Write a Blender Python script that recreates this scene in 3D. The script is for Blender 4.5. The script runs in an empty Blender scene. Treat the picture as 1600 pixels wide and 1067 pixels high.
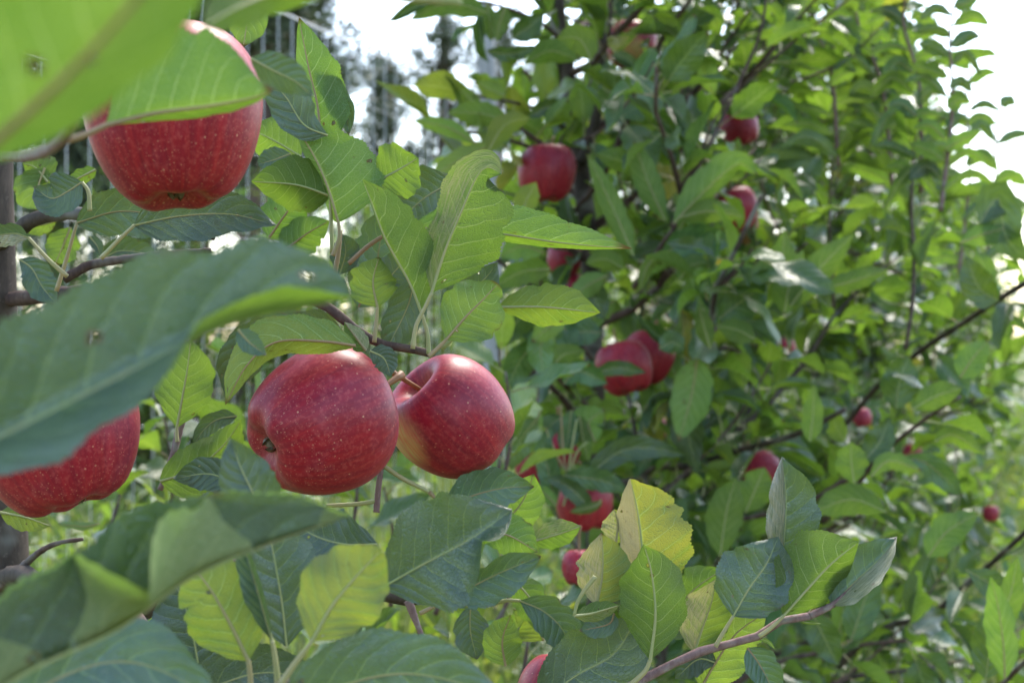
import bpy, math, random
import numpy as np
from mathutils import Vector, Matrix

random.seed(7)
RNG = np.random.default_rng(11)
scene = bpy.context.scene
COL = scene.collection

# ------------------------------------------------------------------ camera
CAM = np.array((0.0, 0.0, 1.20))
FPX = 1600 * 35.0 / 23.5            # focal length in photo pixels
cd = bpy.data.cameras.new('camera')
cd.sensor_width = 23.5
cd.lens = 35.0
cd.clip_start = 0.02
cd.clip_end = 900.0
cd.dof.use_dof = True
cd.dof.focus_distance = 0.83
cd.dof.aperture_fstop = 8.5
cd.dof.aperture_blades = 0
cam = bpy.data.objects.new('camera', cd)
COL.objects.link(cam)
cam.location = Vector(CAM)
cam.rotation_euler = (math.radians(90), 0, 0)
scene.camera = cam

# ------------------------------------------------------------------ light
SUN_EL, SUN_AZ = math.radians(54), math.radians(18)     # behind the row, a little to the right
w = bpy.data.worlds.new('World')
scene.world = w
w.use_nodes = True
nt = w.node_tree
nt.nodes.clear()
sky = nt.nodes.new('ShaderNodeTexSky')
sky.sky_type = 'NISHITA'
sky.sun_disc = False
sky.sun_elevation = SUN_EL
sky.sun_rotation = SUN_AZ
sky.air_density = 1.0
sky.dust_density = 2.0
sky.ozone_density = 1.0
bg = nt.nodes.new('ShaderNodeBackground')
bg.inputs['Strength'].default_value = 0.15
out = nt.nodes.new('ShaderNodeOutputWorld')
nt.links.new(sky.outputs[0], bg.inputs[0])
nt.links.new(bg.outputs[0], out.inputs[0])
sd = bpy.data.lights.new('sun', 'SUN')
sd.energy = 1.15
sd.angle = math.radians(16)
sd.color = (1.0, 0.95, 0.86)
sun = bpy.data.objects.new('sun', sd)
COL.objects.link(sun)
sdir = Vector((math.sin(SUN_AZ) * math.cos(SUN_EL), math.cos(SUN_AZ) * math.cos(SUN_EL), math.sin(SUN_EL)))
sun.rotation_euler = sdir.to_track_quat('Z', 'Y').to_euler()
vs = scene.view_settings
vs.view_transform = 'Standard'
vs.look = 'None'
vs.exposure = 2.15
vs.gamma = 1.0
vs.use_curve_mapping = False
cy = scene.cycles
cy.use_denoising = True
cy.max_bounces = 10
cy.diffuse_bounces = 5
cy.glossy_bounces = 3
cy.transmission_bounces = 6
cy.transparent_max_bounces = 6
cy.sample_clamp_indirect = 8.0
cy.caustics_reflective = False
cy.caustics_refractive = False

# ------------------------------------------------------------------ helpers
def P(x, y, Y):
    """a point of the place, given where it shows in the photograph and how far away it stands"""
    return np.array(((x - 800) / FPX * Y, Y, CAM[2] + (533.5 - y) / FPX * Y))

def proj(p):
    p = np.asarray(p)
    d = np.maximum(p[..., 1], 1e-3)
    return 800 + p[..., 0] / d * FPX, 533.5 - (p[..., 2] - CAM[2]) / d * FPX, p[..., 1]

def crom(pts, n):
    """Catmull-Rom through the points, n+1 samples, spread by length"""
    pts = np.asarray(pts, float)
    if len(pts) == 2:
        t = np.linspace(0, 1, n + 1)[:, None]
        return pts[0] * (1 - t) + pts[1] * t
    e = np.vstack([2 * pts[0] - pts[1], pts, 2 * pts[-1] - pts[-2]])
    out = []
    k = 24
    for i in range(1, len(e) - 2):
        p0, p1, p2, p3 = e[i - 1], e[i], e[i + 1], e[i + 2]
        t = np.linspace(0, 1, k, endpoint=False)[:, None]
        out.append(0.5 * ((2 * p1) + (-p0 + p2) * t + (2 * p0 - 5 * p1 + 4 * p2 - p3) * t ** 2 + (-p0 + 3 * p1 - 3 * p2 + p3) * t ** 3))
    out.append(pts[-1:])
    d = np.vstack(out)
    L = np.concatenate([[0], np.cumsum(np.linalg.norm(np.diff(d, axis=0), axis=1))])
    s = np.linspace(0, L[-1], n + 1)
    return np.stack([np.interp(s, L, d[:, c]) for c in range(d.shape[1])], 1)

def unit(v):
    v = np.asarray(v, float)
    return v / np.maximum(np.linalg.norm(v, axis=-1, keepdims=True), 1e-9)

class Buf:
    """collects vertices and faces for one mesh"""
    def __init__(self):
        self.V, self.F, self.M, self.UV, self.n = [], [], [], [], 0
    def add(self, V, F, m=0, uv=None):
        V = np.asarray(V, float)
        self.V.append(V)
        self.F += [tuple(i + self.n for i in f) for f in F]
        self.M += [m] * len(F)
        self.UV.append(np.zeros((len(V), 2)) if uv is None else uv)
        self.n += len(V)
    def tube(self, pts, rad, k=6, m=0, cap=True):
        pts = np.asarray(pts, float)
        n = len(pts)
        rad = np.broadcast_to(np.asarray(rad, float), (n,))
        T = unit(np.gradient(pts, axis=0))
        ref = np.array((0.31, 0.2, 0.93))
        A = unit(np.cross(T, ref))
        B = np.cross(T, A)
        a = np.arange(k) / k * 2 * math.pi
        V = pts[:, None] + rad[:, None, None] * (np.cos(a)[None, :, None] * A[:, None] + np.sin(a)[None, :, None] * B[:, None])
        V = V.reshape(-1, 3)
        F = [(i * k + j, i * k + (j + 1) % k, (i + 1) * k + (j + 1) % k, (i + 1) * k + j) for i in range(n - 1) for j in range(k)]
        L = np.linspace(0, 1, n)
        uv = np.stack([np.repeat(L, k), np.tile(np.arange(k) / k, n)], 1)
        if cap:
            F.append(tuple(range(k))[::-1]); F.append(tuple((n - 1) * k + j for j in range(k)))
        self.add(V, F, m, uv)
    def mesh(self, name, mats, smooth=True, origin=None):
        me = bpy.data.meshes.new(name)
        V = np.vstack(self.V)
        if origin is not None:
            V = V - np.asarray(origin)
        me.from_pydata(V.tolist(), [], self.F)
        for m in mats:
            me.materials.append(m)
        me.polygons.foreach_set('material_index', np.array(self.M, dtype=np.int32))
        me.polygons.foreach_set('use_smooth', np.full(len(self.F), smooth, dtype=bool))
        uvv = np.vstack(self.UV)
        li = np.empty(len(me.loops), dtype=np.int32)
        me.loops.foreach_get('vertex_index', li)
        me.uv_layers.new(name='UVMap').data.foreach_set('uv', uvv[li].astype(np.float32).ravel())
        return me

def link(name, data, parent=None, loc=None):
    o = bpy.data.objects.new(name, data)
    COL.objects.link(o)
    if parent is not None:
        o.parent = parent
    if loc is not None:
        o.location = Vector([float(c) for c in loc])
    return o

def tag(o, label=None, cat=None, group=None, kind=None):
    if label: o['label'] = label
    if cat: o['category'] = cat
    if group: o['group'] = group
    if kind: o['kind'] = kind
    return o

# ------------------------------------------------------------------ materials
def new_mat(name):
    m = bpy.data.materials.new(name)
    m.use_nodes = True
    m.node_tree.nodes.clear()
    return m, m.node_tree.nodes, m.node_tree.links

class G:
    """short hand for building node graphs"""
    def __init__(self, name):
        self.m, self.N, self.L = new_mat(name)
    def n(self, t, **kw):
        nd = self.N.new(t)
        for k, v in kw.items(): setattr(nd, k, v)
        return nd
    def put(self, sock, v):
        if isinstance(v, bpy.types.NodeSocket): self.L.new(v, sock)
        else: sock.default_value = v
    def math(self, op, a, b=0.0, c=0.0, clamp=False):
        nd = self.n('ShaderNodeMath', operation=op, use_clamp=clamp)
        for i, v in enumerate((a, b, c)): self.put(nd.inputs[i], v)
        return nd.outputs[0]
    def mix(self, f, a, b):
        nd = self.n('ShaderNodeMix', data_type='RGBA')
        self.put(nd.inputs[0], f); self.put(nd.inputs[6], a); self.put(nd.inputs[7], b)
        return nd.outputs[2]
    def fmix(self, f, a, b):
        nd = self.n('ShaderNodeMix', data_type='FLOAT')
        self.put(nd.inputs[0], f); self.put(nd.inputs[2], a); self.put(nd.inputs[3], b)
        return nd.outputs[0]
    def ramp(self, v, lo, hi, a=0.0, b=1.0):
        nd = self.n('ShaderNodeMapRange', interpolation_type='SMOOTHSTEP')
        self.put(nd.inputs[0], v)
        for i, x in enumerate((lo, hi, a, b)): self.put(nd.inputs[i + 1], x)
        return nd.outputs[0]
    def noise(self, vec, scale, detail=3.0, rough=0.55, dist=0.0):
        nd = self.n('ShaderNodeTexNoise')
        if vec is not None: self.L.new(vec, nd.inputs['Vector'])
        nd.inputs['Scale'].default_value = scale; nd.inputs['Detail'].default_value = detail
        nd.inputs['Roughness'].default_value = rough; nd.inputs['Distortion'].default_value = dist
        return nd
    def attr(self, name, t):
        return self.n('ShaderNodeAttribute', attribute_name=name, attribute_type=t)
    def bump(self, h, strength, dist):
        nd = self.n('ShaderNodeBump')
        nd.inputs['Strength'].default_value = strength; nd.inputs['Distance'].default_value = dist
        self.L.new(h, nd.inputs['Height'])
        return nd.outputs[0]
    def bsdf(self, base, rough, spec=0.5, normal=None):
        nd = self.n('ShaderNodeBsdfPrincipled')
        self.put(nd.inputs['Base Color'], base); self.put(nd.inputs['Roughness'], rough)
        self.put(nd.inputs['Specular IOR Level'], spec)
        if normal is not None: self.L.new(normal, nd.inputs['Normal'])
        return nd
    def done(self, sh):
        o = self.n('ShaderNodeOutputMaterial')
        self.L.new(sh, o.inputs[0])
        return self.m

def rgb(r, g, b): return (r, g, b, 1.0)

def leaf_material(name, fine=True):
    g = G(name)
    uv = g.n('ShaderNodeUVMap').outputs[0]
    sep = g.n('ShaderNodeSeparateXYZ'); g.L.new(uv, sep.inputs[0])
    u, v = sep.outputs[0], sep.outputs[1]
    side = g.math('SUBTRACT', g.math('MULTIPLY', v, 2.0), 1.0)
    s = g.math('ABSOLUTE', side)
    pos = g.n('ShaderNodeTexCoord').outputs['Object']
    rnd = g.n('ShaderNodeObjectInfo').outputs['Random']
    tint = g.math('ADD', g.attr('tint', 'OBJECT').outputs['Fac'], g.attr('gtint', 'GEOMETRY').outputs['Fac'])
    yel = g.math('ADD', g.attr('yellow', 'OBJECT').outputs['Fac'], g.attr('gyellow', 'GEOMETRY').outputs['Fac'], clamp=True)
    wob = g.noise(uv, 5.0, 2.0).outputs['Fac']
    # side veins that leave the midrib and bend towards the tip
    ph = g.math('SUBTRACT', u, g.math('MULTIPLY', g.math('POWER', s, 1.25), 0.24))
    ph = g.math('ADD', ph, g.math('MULTIPLY', g.math('SUBTRACT', wob, 0.5), 0.05))
    ph = g.math('MULTIPLY', ph, 8.0)
    ph = g.math('ADD', ph, g.math('MULTIPLY', g.math('GREATER_THAN', v, 0.5), 0.45))
    fr = g.math('ABSOLUTE', g.math('SUBTRACT', g.math('FRACT', ph), 0.5))       # 0.5 on a vein
    thr = g.fmix(s, 0.432, 0.486)
    vein = g.math('MULTIPLY', g.ramp(fr, thr, 0.5), g.ramp(s, 1.0, 0.8))
    mid = g.ramp(s, 0.055, 0.015)
    quilt = g.math('MULTIPLY', fr, fr)
    if fine:
        mp = g.n('ShaderNodeMapping'); g.L.new(uv, mp.inputs[0])
        mp.inputs['Scale'].default_value = (40, 26, 1)
        vo = g.n('ShaderNodeTexVoronoi', feature='DISTANCE_TO_EDGE'); g.L.new(mp.outputs[0], vo.inputs['Vector'])
        vo.inputs['Scale'].default_value = 1.0
        net = g.ramp(vo.outputs['Distance'], 0.11, 0.02)
    else:
        net = g.math('MULTIPLY', vein, 0.0)
    back = g.n('ShaderNodeNewGeometry').outputs['Backfacing']
    mott = g.noise(pos, 60.0, 4.0, 0.6).outputs['Fac']
    big = g.noise(pos, 14.0, 2.0).outputs['Fac']
    yel = g.math('MULTIPLY', yel, g.ramp(g.math('ADD', g.math('MULTIPLY', mott, 0.5), g.math('SUBTRACT', big, g.math('MULTIPLY', quilt, 0.9))), 0.36, 0.72, 0.35, 1.35), clamp=True)
    # upper side
    top = g.mix(g.ramp(mott, 0.3, 0.7), rgb(0.024, 0.057, 0.023 if fine else 0.016), rgb(0.050, 0.099, 0.034 if fine else 0.024))
    top = g.mix(g.math('MULTIPLY', g.ramp(tint, 0.0, 1.0), 0.85), top, rgb(0.105, 0.185, 0.036))
    if fine:      # grey-blue sheen of the sky, painted into the upper side's colour
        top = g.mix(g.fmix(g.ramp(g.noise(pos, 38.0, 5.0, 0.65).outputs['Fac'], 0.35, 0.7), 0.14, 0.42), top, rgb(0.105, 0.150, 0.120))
    top = g.mix(yel, top, rgb(0.30, 0.29, 0.045))
    top = g.mix(g.math('MULTIPLY', net, 0.25), top, rgb(0.085, 0.16, 0.045))
    top = g.mix(g.math('MULTIPLY', g.math('MAXIMUM', vein, mid), 0.7), top, rgb(0.17, 0.24, 0.08))
    # under side: paler, matt, downy
    und = g.mix(g.ramp(big, 0.3, 0.75), rgb(0.110, 0.175, 0.046), rgb(0.165, 0.225, 0.075))
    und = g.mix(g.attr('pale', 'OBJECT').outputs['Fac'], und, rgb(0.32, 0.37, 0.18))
    und = g.mix(g.math('MULTIPLY', yel, 0.8), und, rgb(0.34, 0.30, 0.075))
    und = g.mix(g.math('MULTIPLY', net, 0.5), und, rgb(0.21, 0.29, 0.12))
    und = g.mix(g.math('MULTIPLY', g.math('MAXIMUM', vein, mid), 0.9), und, rgb(0.35, 0.40, 0.19))
    col = g.mix(back, top, und)
    # one half scorched to a papery cream, in streaks that follow the veins
    dry = g.attr('dry', 'OBJECT').outputs['Fac']
    half = g.math('MULTIPLY', side, g.math('SIGN', dry))
    mp2 = g.n('ShaderNodeMapping'); g.L.new(uv, mp2.inputs[0]); mp2.inputs['Scale'].default_value = (5, 34, 1)
    strk = g.noise(mp2.outputs[0], 1.0, 4.0, 0.7).outputs['Fac']
    dmask = g.math('MULTIPLY', g.ramp(half, 0.0, 0.12), g.ramp(g.math('ADD', g.math('ABSOLUTE', dry), g.math('SUBTRACT', strk, 0.5)), 0.35, 0.75))
    col = g.mix(g.math('MULTIPLY', dmask, 0.85), col, g.mix(strk, rgb(0.30, 0.25, 0.14), rgb(0.56, 0.53, 0.38)))
    # rust and scab marks
    sp = g.noise(pos, 95.0, 5.0, 0.7).outputs['Fac']
    spot = g.math('MULTIPLY', g.ramp(sp, 0.62, 0.68), g.ramp(big, 0.46, 0.58))
    edge = g.math('MULTIPLY', g.ramp(s, 0.86, 1.0), g.ramp(mott, 0.60, 0.72))
    tipb = g.math('MULTIPLY', g.ramp(g.math('ADD', u, g.math('MULTIPLY', g.math('SUBTRACT', big, 0.5), 0.3)), 0.93, 1.0), g.ramp(rnd, 0.45, 0.6))
    spot = g.math('MAXIMUM', spot, tipb)
    worn = g.math('MAXIMUM', spot, g.math('MULTIPLY', edge, 0.7))
    col = g.mix(g.math('MULTIPLY', worn, 0.75), col, rgb(0.11, 0.065, 0.03))
    hs = g.n('ShaderNodeHueSaturation')
    g.L.new(col, hs.inputs['Color'])
    g.L.new(g.fmix(rnd, 0.485, 0.515), hs.inputs['Hue'])
    g.L.new(g.fmix(rnd, 0.68, 1.28), hs.inputs['Value'])
    col = hs.outputs[0]
    tr = g.mix(g.ramp(mott, 0.25, 0.75), rgb(0.12, 0.235, 0.016), rgb(0.19, 0.32, 0.024))
    tr = g.mix(g.ramp(tint, 0.3, 1.0), tr, rgb(0.30, 0.45, 0.035))
    tr = g.mix(yel, tr, rgb(0.42, 0.36, 0.035))
    tr = g.mix(g.math('MULTIPLY', g.math('MAXIMUM', g.math('MULTIPLY', vein, 0.7), mid), 0.5), tr, rgb(0.40, 0.52, 0.10))
    tr = g.mix(dmask, tr, rgb(0.30, 0.26, 0.10))
    tr = g.mix(worn, tr, rgb(0.10, 0.05, 0.01))
    h = g.math('SUBTRACT', g.math('MULTIPLY', quilt, -1.6), g.math('MULTIPLY', net, 0.30))
    h = g.math('ADD', h, g.math('MULTIPLY', mott, 0.25))
    nrm = g.bump(h, 0.60, 0.0016)
    rough = g.fmix(back, g.fmix(mott, 0.30, 0.46), 0.62)
    spec = g.fmix(back, 0.95 if fine else 0.55, 0.15)
    pb = g.bsdf(col, rough, spec, nrm)
    tb = g.n('ShaderNodeBsdfTranslucent'); g.L.new(tr, tb.inputs['Color']); g.L.new(nrm, tb.inputs['Normal'])
    if fine:      # a few holes eaten by insects, with a browned rim
        mp3 = g.n('ShaderNodeMapping'); g.L.new(uv, mp3.inputs[0]); mp3.inputs['Scale'].default_value = (11, 6, 1)
        cmb = g.n('ShaderNodeVectorMath', operation='ADD'); g.L.new(mp3.outputs[0], cmb.inputs[0])
        off = g.n('ShaderNodeCombineXYZ'); g.L.new(g.math('MULTIPLY', rnd, 57.0), off.inputs[2]); g.L.new(off.outputs[0], cmb.inputs[1])
        hv = g.n('ShaderNodeTexVoronoi'); g.L.new(cmb.outputs[0], hv.inputs['Vector']); hv.inputs['Scale'].default_value = 1.0
        hc = g.n('ShaderNodeSeparateColor'); g.L.new(hv.outputs['Color'], hc.inputs[0])
        hd = g.math('ADD', hv.outputs['Distance'], g.math('MULTIPLY', g.math('SUBTRACT', g.noise(uv, 30.0, 3.0).outputs['Fac'], 0.5), 0.35))
        rare = g.math('GREATER_THAN', hc.outputs[0], 0.94)
        hole = g.math('MULTIPLY', rare, g.math('LESS_THAN', hd, 0.15))
        rim_ = g.math('MULTIPLY', rare, g.ramp(hd, 0.26, 0.17))
        col = g.mix(g.math('MULTIPLY', rim_, 0.85), col, rgb(0.13, 0.075, 0.03))
        tr = g.mix(rim_, tr, rgb(0.10, 0.05, 0.01))
        g.L.new(col, pb.inputs['Base Color']); g.L.new(tr, tb.inputs['Color'])
    mx = g.n('ShaderNodeMixShader'); g.L.new(g.fmix(back, 0.11 if fine else 0.18, 0.38 if fine else 0.46), mx.inputs[0])
    g.L.new(pb.outputs[0], mx.inputs[1]); g.L.new(tb.outputs[0], mx.inputs[2])
    if fine:
        tp = g.n('ShaderNodeBsdfTransparent')
        m2 = g.n('ShaderNodeMixShader'); g.L.new(hole, m2.inputs[0])
        g.L.new(mx.outputs[0], m2.inputs[1]); g.L.new(tp.outputs[0], m2.inputs[2])
        return g.done(m2.outputs[0])
    return g.done(mx.outputs[0])

def bark_material(name, c1, c2, scale=60.0, lichen=0.3, bump=0.6):
    g = G(name)
    pos = g.n('ShaderNodeTexCoord').outputs['Object']
    mp = g.n('ShaderNodeMapping'); g.L.new(pos, mp.inputs[0]); mp.inputs['Scale'].default_value = (1, 1, 0.35)
    a = g.noise(mp.outputs[0], scale, 6.0, 0.65, 0.4).outputs['Fac']
    b = g.noise(pos, scale * 0.28, 3.0).outputs['Fac']
    c = g.noise(pos, scale * 3.5, 3.0, 0.7).outputs['Fac']
    col = g.mix(g.ramp(a, 0.32, 0.68), c1, c2)
    col = g.mix(g.math('MULTIPLY', g.ramp(b, 0.52, 0.66), lichen), col, rgb(0.30, 0.30, 0.26))
    col = g.mix(g.math('MULTIPLY', g.ramp(c, 0.62, 0.72), 0.5), col, rgb(0.20, 0.16, 0.13))
    pb = g.bsdf(col, 0.82, 0.3, g.bump(a, bump, 0.003))
    return g.done(pb.outputs[0])

def stalk_material(name, c1, c2, c3):
    g = G(name)
    pos = g.n('ShaderNodeTexCoord').outputs['Object']
    a = g.noise(pos, 45.0, 3.0).outputs['Fac']
    rnd = g.n('ShaderNodeObjectInfo').outputs['Random']
    col = g.mix(g.ramp(a, 0.35, 0.7), c1, c2)
    col = g.mix(g.math('MULTIPLY', g.ramp(rnd, 0.5, 1.0), 0.6), col, c3)
    pb = g.bsdf(col, 0.5, 0.4)
    pb.inputs['Subsurface Weight'].default_value = 0.15
    pb.inputs['Subsurface Radius'].default_value = (0.002, 0.0015, 0.0006)
    return g.done(pb.outputs[0])

def apple_material(name):
    g = G(name)
    tc = g.n('ShaderNodeTexCoord').outputs['Object']
    st = g.attr('streak', 'GEOMETRY').outputs['Vector']
    bl = g.attr('blush', 'GEOMETRY').outputs['Fac']
    tt = g.attr('along', 'GEOMETRY').outputs['Fac']
    rnd = g.n('ShaderNodeObjectInfo').outputs['Random']
    s1 = g.noise(st, 3.2, 5.0, 0.62).outputs['Fac']
    s2 = g.noise(st, 8.0, 4.0, 0.6).outputs['Fac']
    n1 = g.noise(tc, 34.0, 4.0, 0.6).outputs['Fac']
    n2 = g.noise(tc, 420.0, 2.0, 0.6).outputs['Fac']
    red = g.mix(g.ramp(s1, 0.25, 0.75), rgb(0.170, 0.005, 0.020), rgb(0.300, 0.009, 0.026))
    red = g.mix(g.math('MULTIPLY', g.ramp(s2, 0.45, 0.80), 0.32), red, rgb(0.50, 0.045, 0.045))
    red = g.mix(g.math('MULTIPLY', g.ramp(n1, 0.45, 0.75), 0.45), red, rgb(0.105, 0.004, 0.022))
    red = g.mix(g.math('MULTIPLY', g.ramp(n2, 0.45, 0.75), 0.26), red, rgb(0.52, 0.11, 0.10))
    pale = g.mix(g.ramp(s2, 0.35, 0.65), rgb(0.52, 0.36, 0.13), rgb(0.56, 0.17, 0.08))
    k = g.math('MULTIPLY', bl, g.ramp(g.math('ADD', g.fmix(0.5, s1, n1), g.math('MULTIPLY', bl, 0.25)), 0.36, 0.80))
    col = g.mix(k, red, pale)
    # lenticels: small pale dots, closer together and larger towards the flower end
    vo = g.n('ShaderNodeTexVoronoi'); g.L.new(tc, vo.inputs['Vector'])
    vo.inputs['Scale'].default_value = 270.0
    vr = g.n('ShaderNodeSeparateColor'); g.L.new(vo.outputs['Color'], vr.inputs[0])
    size = g.fmix(vr.outputs[0], 0.02, 0.15)
    dot = g.ramp(vo.outputs['Distance'], g.math('ADD', size, 0.05), g.math('SUBTRACT', size, 0.03))
    dot = g.math('MULTIPLY', dot, g.fmix(vr.outputs[1], 0.2, 0.75))
    vo2 = g.n('ShaderNodeTexVoronoi'); g.L.new(tc, vo2.inputs['Vector'])
    vo2.inputs['Scale'].default_value = 620.0
    dot2 = g.math('MULTIPLY', g.ramp(vo2.outputs['Distance'], 0.24, 0.10), g.math('MULTIPLY', g.ramp(tt, 0.35, 0.9), g.ramp(n1, 0.30, 0.6, 0.15, 0.8)))
    dot = g.math('MAXIMUM', dot, dot2)
    col = g.mix(g.math('MULTIPLY', dot, 0.75), col, rgb(0.66, 0.33, 0.20))
    # waxy bloom in faint patches
    bloom = g.math('MULTIPLY', g.ramp(g.noise(tc, 26.0, 5.0, 0.65).outputs['Fac'], 0.42, 0.70), 0.12)
    col = g.mix(bloom, col, rgb(0.42, 0.16, 0.22))
    hs = g.n('ShaderNodeHueSaturation'); g.L.new(col, hs.inputs['Color'])
    g.L.new(g.fmix(rnd, 0.496, 0.506), hs.inputs['Hue']); g.L.new(g.fmix(rnd, 0.92, 1.1), hs.inputs['Value'])
    h = g.math('ADD', g.math('MULTIPLY', n2, 0.10), g.math('MULTIPLY', g.noise(tc, 70.0, 3.0).outputs['Fac'], 0.6))
    pb = g.bsdf(hs.outputs[0], g.fmix(n1, 0.34, 0.48), 0.26, g.bump(h, 0.12, 0.002))
    pb.inputs['Subsurface Weight'].default_value = 0.06
    pb.inputs['Subsurface Radius'].default_value = (0.006, 0.002, 0.001)
    pb.inputs['Sheen Weight'].default_value = 0.03
    pb.inputs['Sheen Roughness'].default_value = 0.45
    pb.inputs['Sheen Tint'].default_value = rgb(1.0, 0.85, 0.92)
    return g.done(pb.outputs[0])

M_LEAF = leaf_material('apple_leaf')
M_LEAF_FAR = leaf_material('apple_leaf_plain', fine=False)
M_STALK = stalk_material('leaf_stalk', rgb(0.27, 0.30, 0.11), rgb(0.34, 0.29, 0.13), rgb(0.26, 0.10, 0.07))
M_APPLE = apple_material('apple_skin')
M_STEM = stalk_material('apple_stem', rgb(0.22, 0.095, 0.035), rgb(0.28, 0.14, 0.055), rgb(0.16, 0.12, 0.05))
M_CALYX = stalk_material('calyx_brown', rgb(0.10, 0.075, 0.035), rgb(0.19, 0.145, 0.07), rgb(0.09, 0.06, 0.035))
M_BARK = bark_material('apple_bark', rgb(0.036, 0.026, 0.019), rgb(0.085, 0.062, 0.045), 60, 0.4)
M_TWIG = bark_material('apple_twig', rgb(0.055, 0.032, 0.026), rgb(0.11, 0.068, 0.050), 150, 0.25, 0.35)
M_SHOOT = bark_material('young_shoot', rgb(0.155, 0.085, 0.080), rgb(0.24, 0.155, 0.135), 300, 0.45, 0.25)
M_PINEBARK = bark_material('pine_bark', rgb(0.085, 0.055, 0.042), rgb(0.19, 0.115, 0.075), 12, 0.2)
# ------------------------------------------------------------------ leaves
PU = np.array([0, .03, .08, .18, .30, .42, .52, .64, .76, .86, .93, .97, 1.0])
PW = np.array([.03, .18, .42, .74, .93, 1.0, .99, .91, .73, .47, .24, .10, .005])

def prof(u, blunt=0.0):
    w_ = np.interp(u, PU, PW)
    k = np.convolve(np.pad(w_, 2, mode='edge'), [.1, .2, .4, .2, .1], 'valid')
    w_ = np.where((u > .05) & (u < .93), k, w_)
    if blunt:
        w_ = np.maximum(w_, blunt * np.sqrt(np.clip(1 - u, 0, 1) * 6).clip(0, 1) * np.clip((u - .5) * 4, 0, 1))
    return w_

def ev(a, u):
    if np.ndim(a) == 0:
        return np.full_like(u, float(a))
    a = np.asarray(a, float)
    return np.interp(u, np.linspace(0, 1, len(a)), a)

def leaf_geom(buf, sp, S, N, W, al, ar, cl, cr, m, teeth, top, wave=0.0, wf=2.5, wp=0.0, blunt=0.0, rib=None, jag=0.05):
    n = len(sp)
    u = np.linspace(0, 1, n)
    w_ = W * prof(u ** (1 + .16 * math.sin(wp * 3.3)), blunt)
    cols = {0: sp}
    # toothed margin: a slow rise and a quick fall per tooth
    saw = (u * teeth + .35 * np.sin(u * 17 + wp)) % 1.0
    rb = random.Random(int(abs(wp) * 1e6) + n)
    bite = {1: 1.0, -1: 1.0}
    if teeth:
        for sg in (1, -1):
            for _ in range(rb.choice((0, 0, 1, 1, 2))):
                bc, bw, bd = rb.uniform(.25, .95), rb.uniform(.02, .06), rb.uniform(.06, .17)
                bite[sg] = bite[sg] * (1 - bd * np.exp(-(((u - bc) / bw) ** 2)))
    tooth = 1 + jag * (np.minimum(saw / .7, (1 - saw) / .3) - .5) * (teeth > 0)
    tooth2 = 1 + .04 * np.sin(u * 19 + wp * 3) + .03 * np.sin(u * 37 + wp)
    for sgn, a, c in ((1, ar, cr), (-1, al, cl)):
        a_, c_ = np.radians(ev(a, u)), np.radians(ev(c, u))
        p = sp.copy()
        for j in range(1, m + 1):
            sm = (j - .5) / m
            th = a_ + c_ * sm
            step = (w_ * bite[sgn] / m)[:, None] * (np.cos(th)[:, None] * S * sgn + np.sin(th)[:, None] * N)
            if j == m:
                step = step * (1 + (tooth * tooth2 - 1) * m)[:, None]
            p = p + step
            q = p
            if wave:
                q = p + N * (wave * W * (j / m) ** 1.6 * np.sin(2 * math.pi * wf * u + wp + (0 if sgn > 0 else 1.7)) * np.clip(u * 5, 0, 1))[:, None]
            cols[sgn * j] = q
    k = 2 * m + 1
    V = np.stack([cols[j] for j in range(-m, m + 1)], 1).reshape(-1, 3)
    uv = np.stack([np.repeat(u, k), np.tile((np.arange(-m, m + 1) / m + 1) / 2, n)], 1)
    F = []
    for i in range(n - 1):
        for j in range(k - 1):
            q = (i * k + j, i * k + j + 1, (i + 1) * k + j + 1, (i + 1) * k + j)
            F.append(q if top else q[::-1])
    buf.add(V, F, 0, uv)
    if rib:
        off = -N if top else N
        buf.tube(sp[: int(n * .96)] + off[: int(n * .96)] * rib * .25, np.linspace(rib, rib * .22, n)[: int(n * .96)], 5, 1, cap=False)

def px_frames(pts, n):
    sp = crom(pts, n)
    T = unit(np.gradient(sp, axis=0))
    Vw = unit(CAM - sp)
    S = unit(np.cross(T, Vw))
    # keep the frame steady where the leaf points at the viewer
    N = unit(np.cross(S, T))
    return sp, S, N

HERO = {}           # tree index -> list of leaf objects

def as_pts(pts, Y):
    n = len(pts)
    out = []
    for i, p in enumerate(pts):
        if len(p) == 3:
            out.append(P(*p))
        else:
            y = Y if np.ndim(Y) == 0 else float(np.interp(i / max(n - 1, 1), np.linspace(0, 1, len(Y)), Y))
            out.append(P(p[0], p[1], y))
    return np.array(out)

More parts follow.
